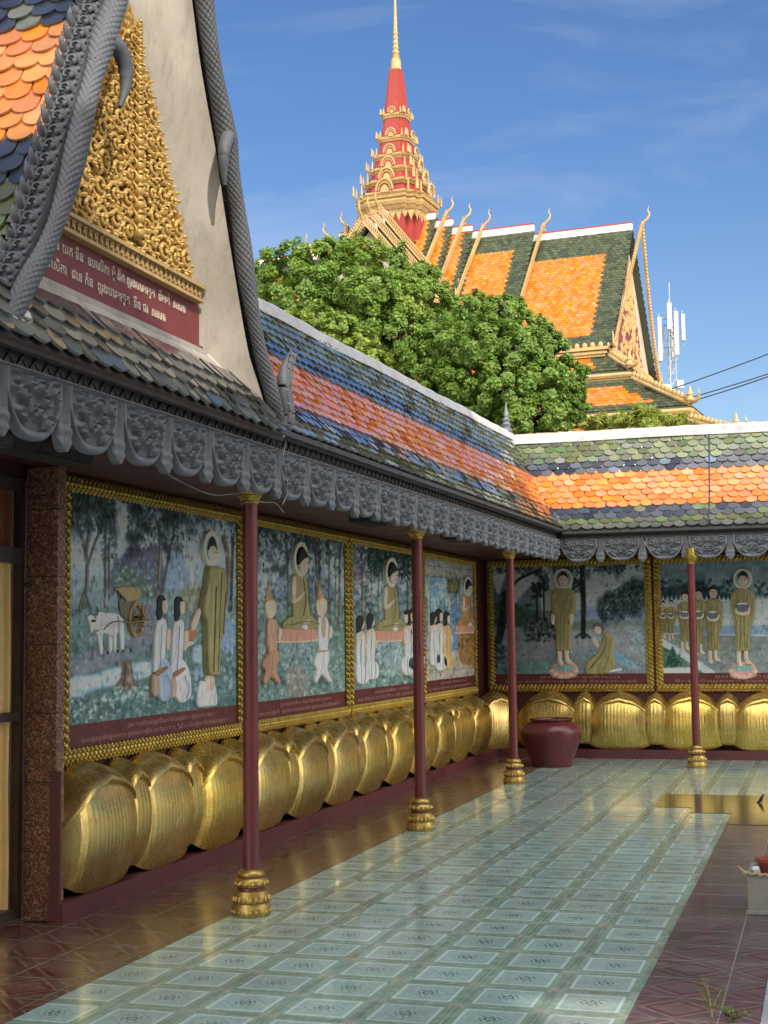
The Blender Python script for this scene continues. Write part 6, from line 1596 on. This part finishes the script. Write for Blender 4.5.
# ------------------------------------------------------------------ light
EL = math.atan(TE)
sun = bpy.data.lights.new('sun', 'SUN'); sun.energy = 2.6; sun.angle = R(.5); sun.color = (1.0, .93, .82)
so = bpy.data.objects.new('sun', sun); COL.objects.link(so)
sv = Vector((-SH[0]*math.cos(EL), -SH[1]*math.cos(EL), math.sin(EL)))
so.rotation_euler = sv.to_track_quat('Z', 'Y').to_euler(); so.location = (20, -30, 40)
w = bpy.data.worlds.new('World'); scene.world = w; w.use_nodes = True; nt = w.node_tree; nt.nodes.clear()
ou = nt.nodes.new('ShaderNodeOutputWorld'); bg = nt.nodes.new('ShaderNodeBackground'); sk = nt.nodes.new('ShaderNodeTexSky')
sk.sky_type = 'NISHITA'; sk.sun_disc = False; sk.sun_elevation = EL; sk.sun_rotation = math.atan2(sv.x, sv.y); sk.altitude = 0; sk.air_density = 1.0; sk.dust_density = .6; sk.ozone_density = 3.0
bg.inputs[1].default_value = SKY
# thin streaks of cirrus
tc = nt.nodes.new('ShaderNodeTexCoord'); mp = nt.nodes.new('ShaderNodeMapping'); nt.links.new(tc.outputs['Generated'], mp.inputs[0]); mp.inputs['Scale'].default_value = (2.2, 1.2, 9.0); mp.inputs['Rotation'].default_value = (0, .18, .3)
ns = nt.nodes.new('ShaderNodeTexNoise'); nt.links.new(mp.outputs[0], ns.inputs[0]); ns.inputs['Scale'].default_value = 1.9; ns.inputs['Detail'].default_value = 7; ns.inputs['Roughness'].default_value = .55; ns.inputs['Distortion'].default_value = .6
mr = nt.nodes.new('ShaderNodeMapRange'); nt.links.new(ns.outputs[0], mr.inputs[0]); mr.inputs[1].default_value = .48; mr.inputs[2].default_value = .80; mr.inputs[3].default_value = 0; mr.inputs[4].default_value = .28
mxn = nt.nodes.new('ShaderNodeMix'); mxn.data_type = 'RGBA'; nt.links.new(mr.outputs[0], mxn.inputs[0]); tint = nt.nodes.new('ShaderNodeMix'); tint.data_type = 'RGBA'; tint.blend_type = 'MULTIPLY'; szz = nt.nodes.new('ShaderNodeSeparateXYZ'); nt.links.new(tc.outputs['Generated'], szz.inputs[0]); tf = nt.nodes.new('ShaderNodeMapRange'); nt.links.new(szz.outputs[2], tf.inputs[0]); tf.inputs[1].default_value = .08; tf.inputs[2].default_value = .36; tf.inputs[3].default_value = .0; nt.links.new(tf.outputs[0], tint.inputs[0]); nt.links.new(sk.outputs[0], tint.inputs[6]); tint.inputs[7].default_value = (.66, .84, 1.05, 1); nt.links.new(tint.outputs[2], mxn.inputs[6]); mxn.inputs[7].default_value = (6.0, 6.6, 7.4, 1)
# added bank of bright cloud, unseen behind the viewer, to fill the shade
def nm(op, a, b=0.0):
    n_ = nt.nodes.new('ShaderNodeMath'); n_.operation = op
    for i_, v_ in enumerate((a, b)):
        if isinstance(v_, (int, float)): n_.inputs[i_].default_value = v_
        else: nt.links.new(v_, n_.inputs[i_])
    return n_.outputs[0]
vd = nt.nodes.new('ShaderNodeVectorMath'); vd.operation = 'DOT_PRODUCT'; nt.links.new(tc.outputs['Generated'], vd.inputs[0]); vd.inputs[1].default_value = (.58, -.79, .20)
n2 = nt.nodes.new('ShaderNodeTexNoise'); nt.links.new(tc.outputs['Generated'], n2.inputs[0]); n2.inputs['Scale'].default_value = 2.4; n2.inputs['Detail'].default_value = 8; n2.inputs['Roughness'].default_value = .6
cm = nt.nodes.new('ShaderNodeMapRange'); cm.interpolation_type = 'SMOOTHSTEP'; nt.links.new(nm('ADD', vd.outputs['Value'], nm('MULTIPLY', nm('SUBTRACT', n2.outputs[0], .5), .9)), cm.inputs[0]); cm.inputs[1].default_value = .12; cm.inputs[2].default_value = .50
mx2 = nt.nodes.new('ShaderNodeMix'); mx2.data_type = 'RGBA'; nt.links.new(cm.outputs[0], mx2.inputs[0]); nt.links.new(mxn.outputs[2], mx2.inputs[6]); mx2.inputs[7].default_value = (FILL_CLOUD, FILL_CLOUD*.97, FILL_CLOUD*.92, 1)
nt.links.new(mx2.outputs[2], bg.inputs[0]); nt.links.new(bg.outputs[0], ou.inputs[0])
vs = scene.view_settings; scene.display_settings.display_device = 'sRGB'; vs.view_transform = 'Standard'; vs.look = 'None'; vs.gamma = 1; vs.exposure = EXPO; vs.use_curve_mapping = False
scene.cycles.use_denoising = True; scene.cycles.max_bounces = 8; scene.cycles.diffuse_bounces = 4
bpy.context.view_layer.update()
